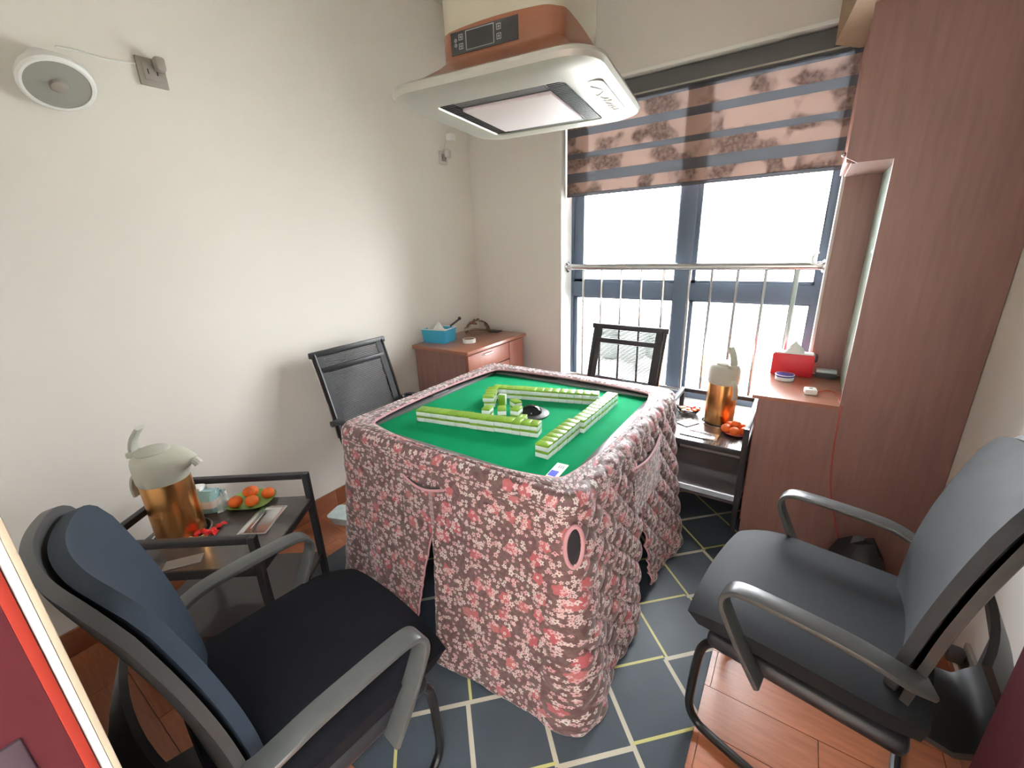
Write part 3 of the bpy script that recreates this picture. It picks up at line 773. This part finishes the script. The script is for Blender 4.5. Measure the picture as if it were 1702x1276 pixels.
# pockets
def pocket(k, s0, s1, z0, z1):
    P = []
    for i in range(9):
        z = z1+(z0-z1)*i/8; r_ = []
        for j in range(13):
            s = s0+(s1-s0)*j/12
            p, n, arc = outer(2*k+s if s >= 0 else (2*k+s) % 8)
            sag = .02*sin(PI*j/12)*(1-i/8)
            pt = p+n*(.012+.008*sin(PI*j/12)*(1-i/8)+flare(k, s, z-sag)); pt.z = z-sag; r_.append((pt, (arc+.37, z)))
        P.append(r_)
    bb = B().grid([[q[0] for q in r] for r in P]); me = mesh('pocket', bb)
    uvl = me.uv_layers.new(name='UVMap')
    flat = [q[1] for r in P for q in r]
    for l in me.loops: uvl.data[l.index].uv = flat[l.vertex_index]
    o = link('pocket', me, FLORAL, cloth)
    obj('pocket_piping', B().tube([q[0] for q in P[0]], .0045, 6), PIPING, o)
    b2 = B()
    obj('pocket_opening', B().grid([[(q[0]+Vector((0, 0, .008 if 1 < j < 11 else .001)))-outer(2*k+.5 if s0 >= 0 else (2*k-.5) % 8)[1]*.006 for j, q in enumerate(P[0])], [q[0]-Vector((0, 0, .004)) for q in P[0]]]), BLACKP, o)
pocket(0, -.26+0, .12, .55, .70)
pocket(1, -.20, .42, .50, .70)
# oval hand hole at the near right corner
pc, nc, _ = outer(1.0)
ctr = pc+nc*.010+Vector((0, 0, .655))
tx = Vector((-nc.y, nc.x, 0))
ov = [ctr+tx*.026*cos(a)+Vector((0, 0, .068*sin(a)))-nc*(.004*abs(cos(a))**2)+nc*.006 for a in [2*PI*i/28 for i in range(28)]]
hh = B(); hh.add([tuple(p) for p in ov], [tuple(range(28))]); oh = obj('hand_hole', hh, BLACKP, cloth, label='dark oval hand hole with pink binding')
obj('hole_binding', B().tube(ov, .0065, 8, closed=True), PIPING, oh)

# ------------------------------------------------------------------ mahjong tiles
tw, tl, th = .0355, .050, .0252
tile_i = mesh('tile_face', B().box((0, 0, .0085), (tw-.0006, tl, .0168), .0022, 2)); tile_i.materials.append(IVORY)
tile_g = mesh('tile_back', B().box((0, 0, .0208), (tw-.0004, tl+.0002, .0084), .0022, 2)); tile_g.materials.append(GREENT)
ORD = ['first', 'second', 'third', 'fourth', 'fifth', 'sixth', 'seventh', 'eighth', 'ninth', 'tenth', 'eleventh', 'twelfth', 'thirteenth', 'fourteenth', 'fifteenth', 'sixteenth', 'seventeenth', 'eighteenth']
def mtile(loc, rz, label, group, rx=0):
    t = thing('mahjong_tile', label, 'mahjong tile', loc, rz, group); t.rotation_euler = (rx, 0, rz)
    for n_, me_ in (('tile_face', tile_i), ('tile_back', tile_g)):
        o = bpy.data.objects.new(n_, me_); COL.objects.link(o); o.parent = t
ZT = .7703
def wall(p0, ang, n, where, jit=.0012, jog=None, group=''):
    d = Vector((cos(ang), sin(ang), 0))
    for i in range(n):
        for lay in (0, 1):
            p = Vector(p0)+d*(tw*(i+.5)); off = random.uniform(-jit, jit)+(jog(i) if jog else 0)
            p += Vector((-d.y, d.x, 0))*off
            mtile((p.x, p.y, ZT+lay*(th+.0003)), ang, 'green-backed tile, %s layer, %s from %s' % (('bottom', 'top')[lay], ORD[i], where), group)
a1 = R(12)
d1_ = Vector((cos(a1), sin(a1))); n1 = Vector((-d1_.y, d1_.x))
st1 = Vector((-.736, 1.221))-d1_*(tw*15)+n1*(tl/2)
wall((st1.x, st1.y, 0), a1, 15, 'left end of near tile wall', jog=lambda i: (-.003 if i in (7, 8, 9) else .0), group='front tile wall')
wall((-.613-tl/2-.004, 1.092, 0), R(90), 17, 'near end of right tile wall', jog=lambda i: (.004 if i < 7 else -.010), group='right tile wall')
a3 = R(16.5); d3 = Vector((cos(a3), sin(a3)))
st3 = Vector((-.672, 1.69))-d3*(tw*14.5)-Vector((-d3.y, d3.x))*(tl/2)
wall((st3.x, st3.y, 0), a3, 14, 'left end of far tile wall', jog=lambda i: 0, group='far tile wall')
a4 = R(-61); p4 = Vector((-1.155, 1.508))
wall((p4.x, p4.y, 0), a4, 4, 'far end of short left tile row', jit=.003, group='left tile row')
for i, (x, y, an, lab) in enumerate(((-.955, 1.405, 62, 'alone behind the middle of the front wall'), (-1.015, 1.283, 15, 'left of the loose pile behind the front wall'), (-.958, 1.306, 35, 'in the middle of the loose pile behind the front wall'), (-.905, 1.335, 8, 'right of the loose pile behind the front wall'))):
    for lay in (0, 1):
        if i == 1 and lay == 0: pass
        mtile((x+random.uniform(-.002, .002), y, ZT+lay*(th+.0003)), R(an), 'green-backed tile, %s layer, %s' % (('bottom', 'top')[lay], lab), 'loose tiles')
mtile((-.868, 1.318, ZT), R(20), 'single green-backed tile at the right end of the loose pile', 'loose tiles')
mtile((-1.055, 1.452, ZT+tl/2), R(12), 'green-backed tile standing upright between far wall and left row', 'loose tiles', rx=R(90))

# ------------------------------------------------------------------ chairs
def office_chair(label, loc, rz, seatm, backm, strut):
    t = thing('office_chair', label, 'chair', loc, rz)
    P = []
    for i in range(15):
        v = i/14; r_ = []
        for j in range(15):
            u = j/7-1
            y = -.22+.48*v; hw = .235*(1-.10*max(0, (v-.75)/.25)**2-.06*max(0, (.2-v)/.2)**2)
            z = .468-.018*max(0, (v-.72)/.28)**2*1.6-.008*(1-u*u)*(1-(2*v-1)**2)+.004
            z -= .016*abs(u)**6
            r_.append((u*hw, y-.02*(u*u)*(1 if v > .5 else -.4)*abs(v-.5)*2, z))
        P.append(r_)
    obj('seat_cushion', B().grid(P, -.055), seatm, t, ang=60)
    obj('seat_pan', B().box((0, .005, .396), (.44, .42, .05), .022, 3), BLACKP, t)
    def back(hw0, y_off, top, bot, pts=31, inset=0):
        Q = []
        for i in range(pts):
            v = i/(pts-1); r_ = []
            for j in range(pts):
                u = j/((pts-1)/2)-1
                hw = hw0*(.86+.14*min(1, v/.35))*(1-.04*max(0, (v-.6)/.4)) if v < .35 else hw0*(1-.05*max(0, (v-.6)/.4))
                drop = .055*(1-math.sqrt(max(0, 1-max(0, (abs(u)-.7)/.3)**2)))
                zt = top+.018*(1-u*u)-drop
                db = .03*(1-math.sqrt(max(0, 1-max(0, (abs(u)-.7)/.3)**2)))
                zb = bot+db
                z = zb+(zt-zb)*v; zz = (z-.45)/.55
                y = -.165-.085*zz-.035*sin(PI*min(1, max(0, zz)))*-.6-.05*(1-u*u)*(.55+.45*zz)+y_off
                r_.append((u*hw, y, z))
            Q.append(r_)
        return Q
    obj('backrest_pad', B().grid(back(.232, .012, 1.0, .50), .022), backm, t, ang=60)
    obj('back_shell', B().grid(back(.243, -.012, 1.014, .47), .016), GREYP, t, ang=60)
    # support shell behind, curving down under the seat
    br = B(); path = [(-.255, .66), (-.29, .58), (-.315, .50), (-.31, .42), (-.275, .375), (-.2, .372), (-.06, .385)]
    Q = []
    for k, (y, z) in enumerate(path):
        w = .17-.012*k; Q.append([(w*(j/4-1), y-.02*(1-(j/4-1)**2), z) for j in range(9)])
    obj('back_support', br.grid(Q, .014), GREYP, t, ang=60)
    # arms
    for s in (-1, 1):
        arc = [(.262*s, .07, .405), (.265*s, .115, .48), (.268*s, .155, .56), (.27*s, .172, .605), (.27*s, .165, .636), (.27*s, .138, .653), (.27*s, .06, .656), (.27*s, -.06, .652), (.268*s, -.12, .642), (.258*s, -.165, .625), (.243*s, -.195, .615)]
        pr = rrect(.042, .016, .006, 2)
        arm = obj('armrest', B().tube(arc, 0, prof=pr, upv=None) if 0 else armbar(arc, .05, .014), ARMP, t)
        if strut: obj('arm_strut', armbar([(.268*s, .06, .648), (.266*s, .045, .60), (.262*s, .04, .52), (.258*s, .03, .405)], .04, .02), BLACKP, arm)
    # cantilever frame, one tube
    fr = []
    for s in (1, -1):
        h = [(.20*s, -.17, .385), (.20*s, .0, .386), (.198*s, .13, .386), (.195*s, .185, .375), (.192*s, .218, .345), (.186*s, .235, .28), (.178*s, .246, .12), (.176*s, .244, .06), (.178*s, .225, .026), (.186*s, .18, .0125), (.21*s, .0, .0125), (.235*s, -.2, .0125), (.235*s, -.235, .0125)]
        h = [(p[0], p[1], p[2]+.0065) for p in h]
        obj('frame_runner', B().tube(smoothp(h), .0125, 10), TUBE, t)
    obj('rear_crossbar', B().tube([(-.235, -.235, .019), (.235, -.235, .019)], .0124, 10), TUBE, t)
    obj('under_pan', B().box((0, -.05, .372), (.34, .30, .05), .022, 3), BLACKP, t)
    obj('under_crossbar', B().tube([(-.2, -.165, .392), (.2, -.165, .392)], .0115, 10), TUBE, t)
    return t
def smoothp(pts, n=4):
    pts = [Vector(p) for p in pts]; out = []
    for i in range(len(pts)-1):
        p0, p1, p2, p3 = pts[max(i-1, 0)], pts[i], pts[i+1], pts[min(i+2, len(pts)-1)]
        for k in range(n):
            t = k/n
            out.append(.5*((2*p1)+(p2-p0)*t+(2*p0-5*p1+4*p2-p3)*t*t+(3*p1-p0-3*p2+p3)*t**3))
    out.append(pts[-1]); return out
def armbar(pts, w, h):
    """flat bar whose wide side stays level across x"""
    pts = smoothp(pts); n = len(pts); vs = []; fs = []
    pr = rrect(w, h, min(w, h)*.3, 2); m = len(pr)
    for i, p in enumerate(pts):
        t = (pts[min(i+1, n-1)]-pts[max(i-1, 0)]).normalized(); bx = Vector((1, 0, 0)); bx = (bx-t*bx.dot(t)).normalized(); up_ = t.cross(bx)
        vs += [p+bx*x+up_*y for x, y in pr]
    for i in range(n-1):
        for k in range(m): fs.append((i*m+k, i*m+(k+1) % m, (i+1)*m+(k+1) % m, (i+1)*m+k))
    fs += [tuple(range(m))[::-1], tuple((n-1)*m+k for k in range(m))]
    return B().add(vs, fs)
office_chair('black office chair with blue-black back in the left foreground beside the side table', (-.884, .325, 0), R(-6), SEATF, BACKB, False)
office_chair('charcoal office chair with grey arms in the right foreground by the cabinet', (.165, 1.195, 0), R(80), SEATV, BACKG, False)

def mesh_chair(label, loc, rz, sf):
    t = thing('mesh_chair', label, 'chair', loc, rz, 'mesh chairs at the table')
    top = Vector((0, -.335, .955)); bot = Vector((0, -.20, .47)); hw = .215
    prof = smoothp([(0, -.335, .955), (0, -.285, .80), (0, -.235, .62), (0, -.205, .50), (0, -.15, .435), (0, -.05, .425), (0, sf-.05, .44), (0, sf, .428)], 5)
    for s in (-1, 1):
        obj('side_rail', B().tube([(s*hw, p.y, p.z) for p in prof], .011, 10), TUBE, t)
        obj('chrome_rod', B().tube([(s*(hw+.012), p.y-.006, p.z) for p in prof[:15]], .006, 8), CHROME, t)
        obj('side_band', B().grid([[(s*(hw-.045), p.y+.004, p.z), (s*(hw-.004), p.y+.004, p.z)] for p in prof], .003), MESHB, t)
    b = B()
    # mesh cords, dense horizontal ribs
    acc = 0; last = prof[0]
    L_ = [0]
    for i in range(1, len(prof)): L_.append(L_[-1]+(prof[i]-prof[i-1]).length)
    n = int(L_[-1]/.0085); k = 0
    for i in range(1, n):
        d = L_[-1]*i/n
        while L_[k+1] < d: k += 1
        p = prof[k].lerp(prof[k+1], (d-L_[k])/(L_[k+1]-L_[k])); tv = (prof[k+1]-prof[k]).normalized()*.0034
        b.add([(-hw+.04, p.y-tv.y, p.z-tv.z), (hw-.04, p.y-tv.y, p.z-tv.z), (hw-.04, p.y+tv.y, p.z+tv.z), (-hw+.04, p.y+tv.y, p.z+tv.z)], [(0, 1, 2, 3)])
    obj('mesh_weave', b, MESHB, t, kind='stuff', smooth=False)
    obj('top_bar', B().box((0, -.335, .952), (2*hw+.05, .02, .032), .006), BLACKP, t)
    obj('head_bar', B().box((0, -.306, .868), (2*hw-.03, .014, .03), .004), BLACKP, t)
    for s in (-1, 1):
        arm = obj('armrest', armbar([(s*(hw+.03), -.19, .625), (s*(hw+.035), -.10, .635), (s*(hw+.035), .06, .635), (s*(hw+.035), .13, .60), (s*(hw+.03), .12, .5), (s*(hw+.012), .09, .435)], .035, .014), BLACKP, t)
        obj('arm_joint', B().lathe([(.016, -.012), (.016, .03)], 14, M=Matrix.Translation((s*(hw+.018), -.2, .615)) @ Matrix.Rotation(PI/2, 4, 'Y')), GREYP, t)
        h = [(s*.19, -.12, .42), (s*.19, sf-.1, .42), (s*.19, sf-.03, .40), (s*.19, sf, .33), (s*.19, sf, .08), (s*.19, sf-.03, .03), (s*.19, sf-.1, .0195), (s*.2, -.2, .0195)]
        obj('frame_runner', B().tube(smoothp(h), .0115, 10), TUBE, t)
    obj('rear_crossbar', B().tube([(-.2, -.2, .0195), (.2, -.2, .0195)], .0113, 10), TUBE, t)
    return t
mesh_chair('black mesh chair with chrome rods against the left wall', (-1.70, 1.375, 0), R(-90), .14)
mesh_chair('black mesh chair standing in front of the window', (-.86, 2.155, 0), R(180-3), .14)

# ------------------------------------------------------------------ side tables (frame, top with cup hole and inset tray, lower shelf)
def side_table(label, loc, rz, w, d, hx, hy):
    t = thing('side_table', label, 'side table', loc, rz, 'black metal side tables')
    s = .025; zr = .575; zt = .46
    for x, y, n_ in ((0, 0, 'leg'), (w, 0, 'leg'), (w, d, 'leg'), (0, d, 'leg')):
        obj('leg', B().box((x+(s/2 if x == 0 else -s/2), y+(s/2 if y == 0 else -s/2), zr/2), (s, s, zr), .002, 1), BLKMET, t)
    obj('guard_rail', B().span((s, 0, zr-.024), (w-s, s, zr), .002), BLKMET, t)
    obj('guard_rail', B().span((s, d-s, zr-.024), (w-s, d, zr), .002), BLKMET, t)
    obj('guard_rail', B().span((0, s, zr-.024), (s, d-s, zr), .002), BLKMET, t)
    # board with a round hole at HX, HY
    hr = .092
    n = 40; ring_ = [(hx+hr*cos(2*PI*i/n), hy+hr*sin(2*PI*i/n)) for i in range(n)]
    x0, x1, y0, y1 = .004, w-.004, .004, d-.004
    out = []
    for i in range(n):
        a = 2*PI*i/n; c_, s_ = cos(a), sin(a); k = 1e9
        if c_ > 1e-9: k = min(k, (x1-hx)/c_)
        if c_ < -1e-9: k = min(k, (x0-hx)/c_)
        if s_ > 1e-9: k = min(k, (y1-hy)/s_)
        if s_ < -1e-9: k = min(k, (y0-hy)/s_)
        out.append((hx+c_*k, hy+s_*k))
    # push nearest to corners
    for cxx, cyy in ((x0, y0), (x1, y0), (x1, y1), (x0, y1)):
        j = min(range(n), key=lambda i: (out[i][0]-cxx)**2+(out[i][1]-cyy)**2); out[j] = (cxx, cyy)
    vs = [(x, y, zt) for x, y in ring_]+[(x, y, zt) for x, y in out]+[(x, y, zt-.018) for x, y in ring_]+[(x, y, zt-.018) for x, y in out]
    fs = []
    for i in range(n):
        j = (i+1) % n
        fs += [(i, j, n+j, n+i), (2*n+i, 3*n+i, 3*n+j, 2*n+j), (i, 2*n+i, 2*n+j, j), (n+i, n+j, 3*n+j, 3*n+i)]
    obj('table_board', B().add(vs, fs), TTOP, t, ang=30)
    obj('edge_bar', B().span((w-s, s, zt-.03), (w, d-s, zt-.001), .002), BLKMET, t)
    obj('edge_bar', B().span((s, 0, zt-.035), (w-s, .003, zt-.001)), BLKMET, t)
    obj('hole_ring', B().lathe([(hr-.003, zt-.02), (hr-.003, zt+.001), (hr+.004, zt+.0015), (hr+.004, zt)], 40, (hx, hy, 0), cap=False), STEEL, t)
    obj('hole_cup', B().lathe([(hr-.004, zt-.003), (hr-.004, zt-.016), (.001, zt-.016)], 40, (hx, hy, 0), cap=False), BLACKP, t)
    obj('lower_shelf', B().span((.006, .006, .155), (w-.006, d-.006, .172)), TTOP, t)
    obj('shelf_bar', B().span((s, 0, .13), (w-s, s*.8, .154), .002), BLKMET, t)
    obj('shelf_bar', B().span((s, d-s*.8, .13), (w-s, d, .154), .002), BLKMET, t)
    return t
aL = math.atan2(.46-.15, -1.357+1.78)
TLp = (-1.78, .15); TLw, TLd = .524, .43
side_table('black metal side table by the left wall carrying thermos and tangerines', (TLp[0], TLp[1], .0062), aL, TLw, TLd, .122, .212)
side_table('black metal side table below the window against the cherry cabinet', (-.543, 2.645, .0065), R(-90), .515, .43, .185, .253)

def airpot(label, loc, spout):
    t = thing('airpot_thermos', label, 'thermos', loc, spout)
    r = .076
    obj('flask', B().lathe([(.068, 0), (r-.002, .004), (r, .012), (r, .258), (r-.004, .275), (r-.012, .288)], 40), GOLD, t)
    obj('base_ring', B().lathe([(.07, -.0), (r+.001, .002), (r+.001, .008)], 40), GREYP, t)
    # pump lid: lofted rounded head with a beak
    lid = B(); rg = []
    for z, rr, bk in ((.238, .077, .0), (.246, .080, .0), (.275, .081, .012), (.30, .081, .040), (.318, .080, .050), (.332, .076, .036), (.343, .062, .012), (.347, .04, .0), (.348, .002, 0)):
        pts = []
        for i in range(40):
            a = 2*PI*i/40; c_ = cos(a)
            k = rr+(bk*max(0, c_)**6)
            pts.append((k*c_, (rr+.0)*sin(a)*(1 if c_ < .3 else 1-.0*c_), z))
        rg.append(pts)
    head = obj('pump_lid', loft(rg, True, True), CREAM, t, ang=50)
    obj('push_cap', B().lathe([(.05, .338), (.052, .35), (.045, .356), (.02, .359), (.001, .359)], 28, (-.012, 0, 0)), LEVER, head)
    obj('spout', B().tube(smoothp([(.095, 0, .308), (.120, 0, .302), (.132, 0, .287)]), .015, 10), CREAM, head)
    # carry lever upright at the back
    obj('lever_hinge', B().box((-.072, 0, .343), (.03, .05, .022), .006), CREAM, head)
    obj('lever', armbar([(-.076, 0, .345), (-.083, 0, .375), (-.076, 0, .415), (-.058, 0, .445)], .036, .012) if 0 else B().tube(smoothp([(-.073, 0, .345), (-.070, 0, .372), (-.055, 0, .405), (-.028, 0, .438)]), 0, prof=rrect(.036, .013, .005, 2), upv=(1, 0, 0)), LEVER, head)
    obj('handle_strap', B().tube(smoothp([(-.084, 0, .27), (-.105, 0, .245), (-.115, 0, .205), (-.112, 0, .175)]), 0, prof=rrect(.03, .012, .005, 2), upv=(1, 0, 0)), CREAM, t)
    return t
def tloc(u, v, z): c_, s_ = cos(aL), sin(aL); return (TLp[0]+u*c_-v*s_, TLp[1]+u*s_+v*c_, z)
airpot('copper gold airpot thermos standing in the left side table', tloc(.122, .212, .462), R(38))
airpot('copper gold airpot thermos on the side table below the window', (-.29, 2.46, .4625), R(130))

def sweets_wrapper(loc, rz, m, label, s=.03):
    t = thing('wrapped_sweet', label, 'sweet', loc, rz, 'wrapped sweets beside the left thermos')
    obj('sweet', B().ball((0, 0, .008), .011, 10, 6, .7), m, t)
    for k in (-1, 1): obj('wrapper_twist', B().grid([[(k*.008, -.003, .009), (k*.008, .003, .009)], [(k*.016, -.008, .006), (k*.016, .008, .011)], [(k*.026, -.013, .003), (k*.026, .012, .009)]], .0006), m, t)
    return t
px = [(.20, .035, 20, 0), (.215, .06, -35, 0), (.238, .045, 60, 0), (.245, .075, 10, 0), (.262, .058, -60, 0), (.275, .085, 30, 0), (.29, .066, 100, 0), (.185, .055, 75, 1), (.205, .018, 0, 1), (.255, .028, 40, 1), (.165, .034, -20, 1)]
px = [(.215, .105, 20, 0), (.235, .12, -35, 0), (.25, .10, 60, 0), (.258, .13, 10, 0), (.27, .155, -60, 0), (.28, .125, 30, 0), (.275, .18, 100, 0), (.19, .095, 75, 1), (.215, .08, 0, 1), (.245, .078, 40, 1), (.165, .09, -20, 1)]
posw = ['nearest the chair', 'at the near edge', 'in the heap centre', 'on the heap top', 'beside the thermos', 'right of the heap', 'furthest right', 'left of the heap', 'at the front', 'at the front right', 'at the far left']
for i, (u, v, a, k) in enumerate(px):
    x, y, z = tloc(u-.028, v+(.052 if k == 0 else .08), .4668+(.013 if i in (1, 3, 5) else 0))
    sweets_wrapper((x, y, z), R(a), WHITEWRAP if k else REDP, '%s wrapped sweet %s of the heap by the left thermos' % (('red', 'cream')[k], ['nearest the chair', 'at near edge', 'in middle', 'on right middle', 'at thermos side', 'on right side', 'furthest right', 'on left side', 'at very front', 'at front right', 'right front corner'][i]))
def tangerine(c, r, label, group, rz=0):
    t = thing('tangerine', label, 'fruit', c, rz, group)
    obj('peel', B().ball((0, 0, r*.86), r, 18, 12, .86, dimple=.0012), TANGER, t)
    obj('stem_button', B().lathe([(.004, r*1.70), (.003, r*1.73)], 8), LEAFG, t)
# left plate
pc_ = (-1.787, .637)
pl = thing('plate', 'green rimmed plate holding five tangerines on left side table', 'plate', (pc_[0], pc_[1], .467), R(35))
def dish(w, d, r, h, t=.003):
    rg = [[(x, y, 0) for x, y in rrect(w*.6, d*.6, r*.6, 6)], [(x, y, .001) for x, y in rrect(w*.75, d*.75, r*.75, 6)], [(x, y, h) for x, y in rrect(w, d, r, 6)], [(x, y, h-.001) for x, y in rrect(w-.006, d-.006, r*.97, 6)], [(x, y, .004) for x, y in rrect(w*.74, d*.74, r*.74, 6)]]
    return loft(rg, True, True)
obj('dish', dish(.18, .155, .06, .016), LEAFG, pl)
for i, (x, y, z, r) in enumerate(((-1.80, .582, .472, .027), (-1.750, .622, .472, .026), (-1.823, .655, .472, .028), (-1.752, .690, .472, .026), (-1.788, .634, .498, .024))):
    tangerine((x, y, z), r, ['left front', 'right front', 'left rear', 'right rear', 'topmost centre'][i]+' tangerine on the left plate', 'tangerines on the left plate', i)
ts = thing('tissue_pack', 'teal and white plastic pack of tissues behind the left thermos', 'tissue pack', (-1.890, .519, .467), R(37))
rr = random.Random(21); P = []
for i in range(9):
    z = .001+.088*i/8; r_ = []
    for x, y in rrect(.10*(1+.10*sin(PI*i/8)), .075*(1+.25*sin(PI*i/8))*(1 if i < 6 else 1-.22*(i-5)), .02, 5):
        q = 1+rr.uniform(-.05, .05)*(i > 0); r_.append((x*q, y*q, z if i == 0 else z+rr.uniform(-.003, .003)))
    P.append(r_)
obj('pack', loft(P, True, True), TISBLUE, ts, ang=20)
obj('crinkled_end', crumple((.058, 0, 0), .02, .036, .07, 12), TISCLEAR, ts)
obj('paper_band', loft([[(x, y, .03) for x, y in rrect(.114, .098, .02, 5)], [(x, y, .062) for x, y in rrect(.114, .098, .02, 5)]]), PAPER, ts)
obj('paper_flap', B().box((-.035, .012, .088), (.05, .05, .03), .012, 2), PAPER, ts)
def tray(label, c, rz, w, d):
    t = thing('metal_tray', label, 'tray', c, rz)
    rg = [[(x, y, .001) for x, y in rrect(w, d, .006, 3)], [(x, y, .005) for x, y in rrect(w, d, .006, 3)], [(x, y, .005) for x, y in rrect(w-.02, d-.02, .006, 3)], [(x, y, .0012) for x, y in rrect(w-.03, d-.03, .006, 3)]]
    obj('tray_body', loft(rg, True, True), STEEL, t)
    obj('tray_bar', B().tube([(-w*.3, d*.16, .006), (w*.3, d*.16, .006)], .003, 8), CHROME, t)
    return t
tray('rectangular stainless tray set in the left side table', (-1.614, .596, .4665), aL+R(90), .18, .108)
# card on the lower level in front of the left table
tag(obj('folded_leaflet', B().box((0, 0, 0), (.11, .05, .002)), OUTLET), 'glossy leaflet lying on the near corner of left side table', 'leaflet')
o = bpy.data.objects['folded_leaflet']; o.location = tloc(.24, .045, .468); o.rotation_euler = (0, 0, aL+R(20))

# right side table things
rp = thing('plate', 'red plate heaped with oranges on the side table below the window', 'plate', (-.192, 2.335, .4668))
obj('dish', dish(.13, .13, .055, .014), REDPLATE, rp)
for i, (x, y, z, r) in enumerate(((-.232, 2.316, .4726, .026), (-.190, 2.294, .4726, .026), (-.146, 2.322, .4726, .024), (-.222, 2.364, .4726, .025), (-.168, 2.372, .4726, .025), (-.190, 2.336, .498, .024))):
    tangerine((x, y, z), r, ['front left', 'front middle', 'front right', 'rear left', 'rear right', 'topmost'][i]+' orange on the red plate below the window', 'oranges on the red plate', i)
tray('rectangular stainless tray on the front of the window side table', (-.345, 2.225, .4668), R(-3), .18, .085)
tray('small dark tray beside the snack bowl near the window', (-.43, 2.355, .4668), R(60), .10, .07)
bw = thing('snack_bowl', 'glass bowl of wrapped snacks on the side table below the window', 'bowl', (-.462, 2.51, .467))
obj('bowl', B().lathe([(.035, 0), (.055, .012), (.068, .035), (.065, .035), (.05, .014), (.001, .006)], 28, cap=False), FILM, bw)
rr = random.Random(4)
for i in range(9):
    a = i*2.4; q = .012*math.sqrt(i)+.004
    x, y = -.462+q*cos(a)*1.2, 2.51+q*sin(a)*1.2
    sw = thing('snack', '%s wrapped snack %s in the bowl below the window' % (('red', 'cream', 'pink')[i % 3], ['at centre', 'second from centre', 'third from centre', 'in the inner ring', 'near the front', 'near the rear', 'at the left', 'at the right', 'outermost'][i]), 'snack', (x, y, .486+.012*(1-i/9)), a, 'snacks in the bowl')
    obj('snack_body', B().box((0, 0, .006), (.034, .02, .012), .005), [REDP, WHITEWRAP, TANGER][i % 3], sw)

# ------------------------------------------------------------------ things on the desk niche
ZD = .7525
rb = thing('tissue_box', 'red tissue box with white tissue on the cherry desk', 'tissue box', (.008, 2.592, ZD))
obj('box_body', B().box((0, 0, .058), (.185, .075, .116), .006), REDBOX, rb)
obj('box_rim', B().box((0, 0, .118), (.17, .06, .006), .002), WHITEP, rb)
tissue(rb, (0, 0, .12), .085, 9)
obj('side_clip', B().box((.093, -.015, .10), (.02, .04, .034), .006), BLACKP, rb)
tn = thing('round_tin', 'round white tin with blue lid on the cherry desk', 'tin', (-.015, 2.472, ZD))
obj('tin_body', B().lathe([(.038, 0), (.041, .003), (.041, .024), (.040, .026)], 32), WHITEP, tn); obj('lid', B().lathe([(.042, .020), (.042, .029), (.036, .031), (.001, .031)], 32, cap=False), NAVY, tn)
b = B().tube([(.041*cos(2*PI*i/32), .041*sin(2*PI*i/32), .029) for i in range(32)], .0022, 6, closed=True); obj('lid_rim', b, WHITEP, tn)
ad = thing('white_charger', 'small white charger block on the cherry desk front', 'charger', (.095, 2.288, ZD), R(8))
obj('charger_body', B().box((0, 0, .013), (.048, .05, .026), .006), WHITEP, ad); obj('charger_mark', B().box((0, 0, .0262), (.014, .014, .0006)), GREYP, ad)
tag(obj('red_cable', B().tube(smoothp([(.12, 2.30, ZD+.008), (.16, 2.36, ZD+.004), (.19, 2.345, ZD+.004), (.203, 2.28, ZD+.004), (.2, 2.22, ZD+.004), (.207, 2.165, ZD+.005), (.207, 2.150, ZD-.004), (.208, 2.150, .65), (.215, 2.151, .5), (.235, 2.150, .35), (.275, 2.148, .2), (.33, 2.142, 0.06), (.36, 2.13, .012)]), .0026, 6), CABLE), 'red cable running from the charger over the cabinet side to floor', 'cable')
for i, (x, y, sx, sy, sz, m, lab) in enumerate(((.165, 2.615, .085, .05, .026, GREYP, 'dark flat box at the back of the cherry desk'), (.165, 2.615, .07, .04, .014, FILM, ''))):
    if i == 0:
        t = thing('flat_box', lab, 'box', (.158, 2.605, ZD)); obj('box_tray', B().box((0, 0, .013), (.088, .05, .026), .003), GREYP, t); obj('clear_lid', B().box((0, 0, .034), (.086, .048, .014), .003), TISCLEAR, t)
# black waste bag behind the right chair
tag(obj('waste_bag', crumple((.36, 2.00, .0), .12, .11, .25, 21, 9, 5), BLACKP), 'black waste bag on the floor behind the right chair by the cabinet', 'bag')
# pale plastic bag by the left baseboard behind the cover
cb = thing('plastic_box', 'clear plastic takeaway box on the floor by the left baseboard', 'box', (-1.965, 1.13, .001), R(20))
rg = [[(x, y, 0) for x, y in rrect(.12, .09, .02, 4)], [(x, y, .05) for x, y in rrect(.15, .12, .025, 4)]]
obj('box_tub', loft(rg, True, False), TISCLEAR, cb); obj('box_lid', loft([[(x, y, .05) for x, y in rrect(.156, .126, .025, 4)], [(x, y, .056) for x, y in rrect(.156, .126, .025, 4)]], True, True), TISCLEAR, cb)
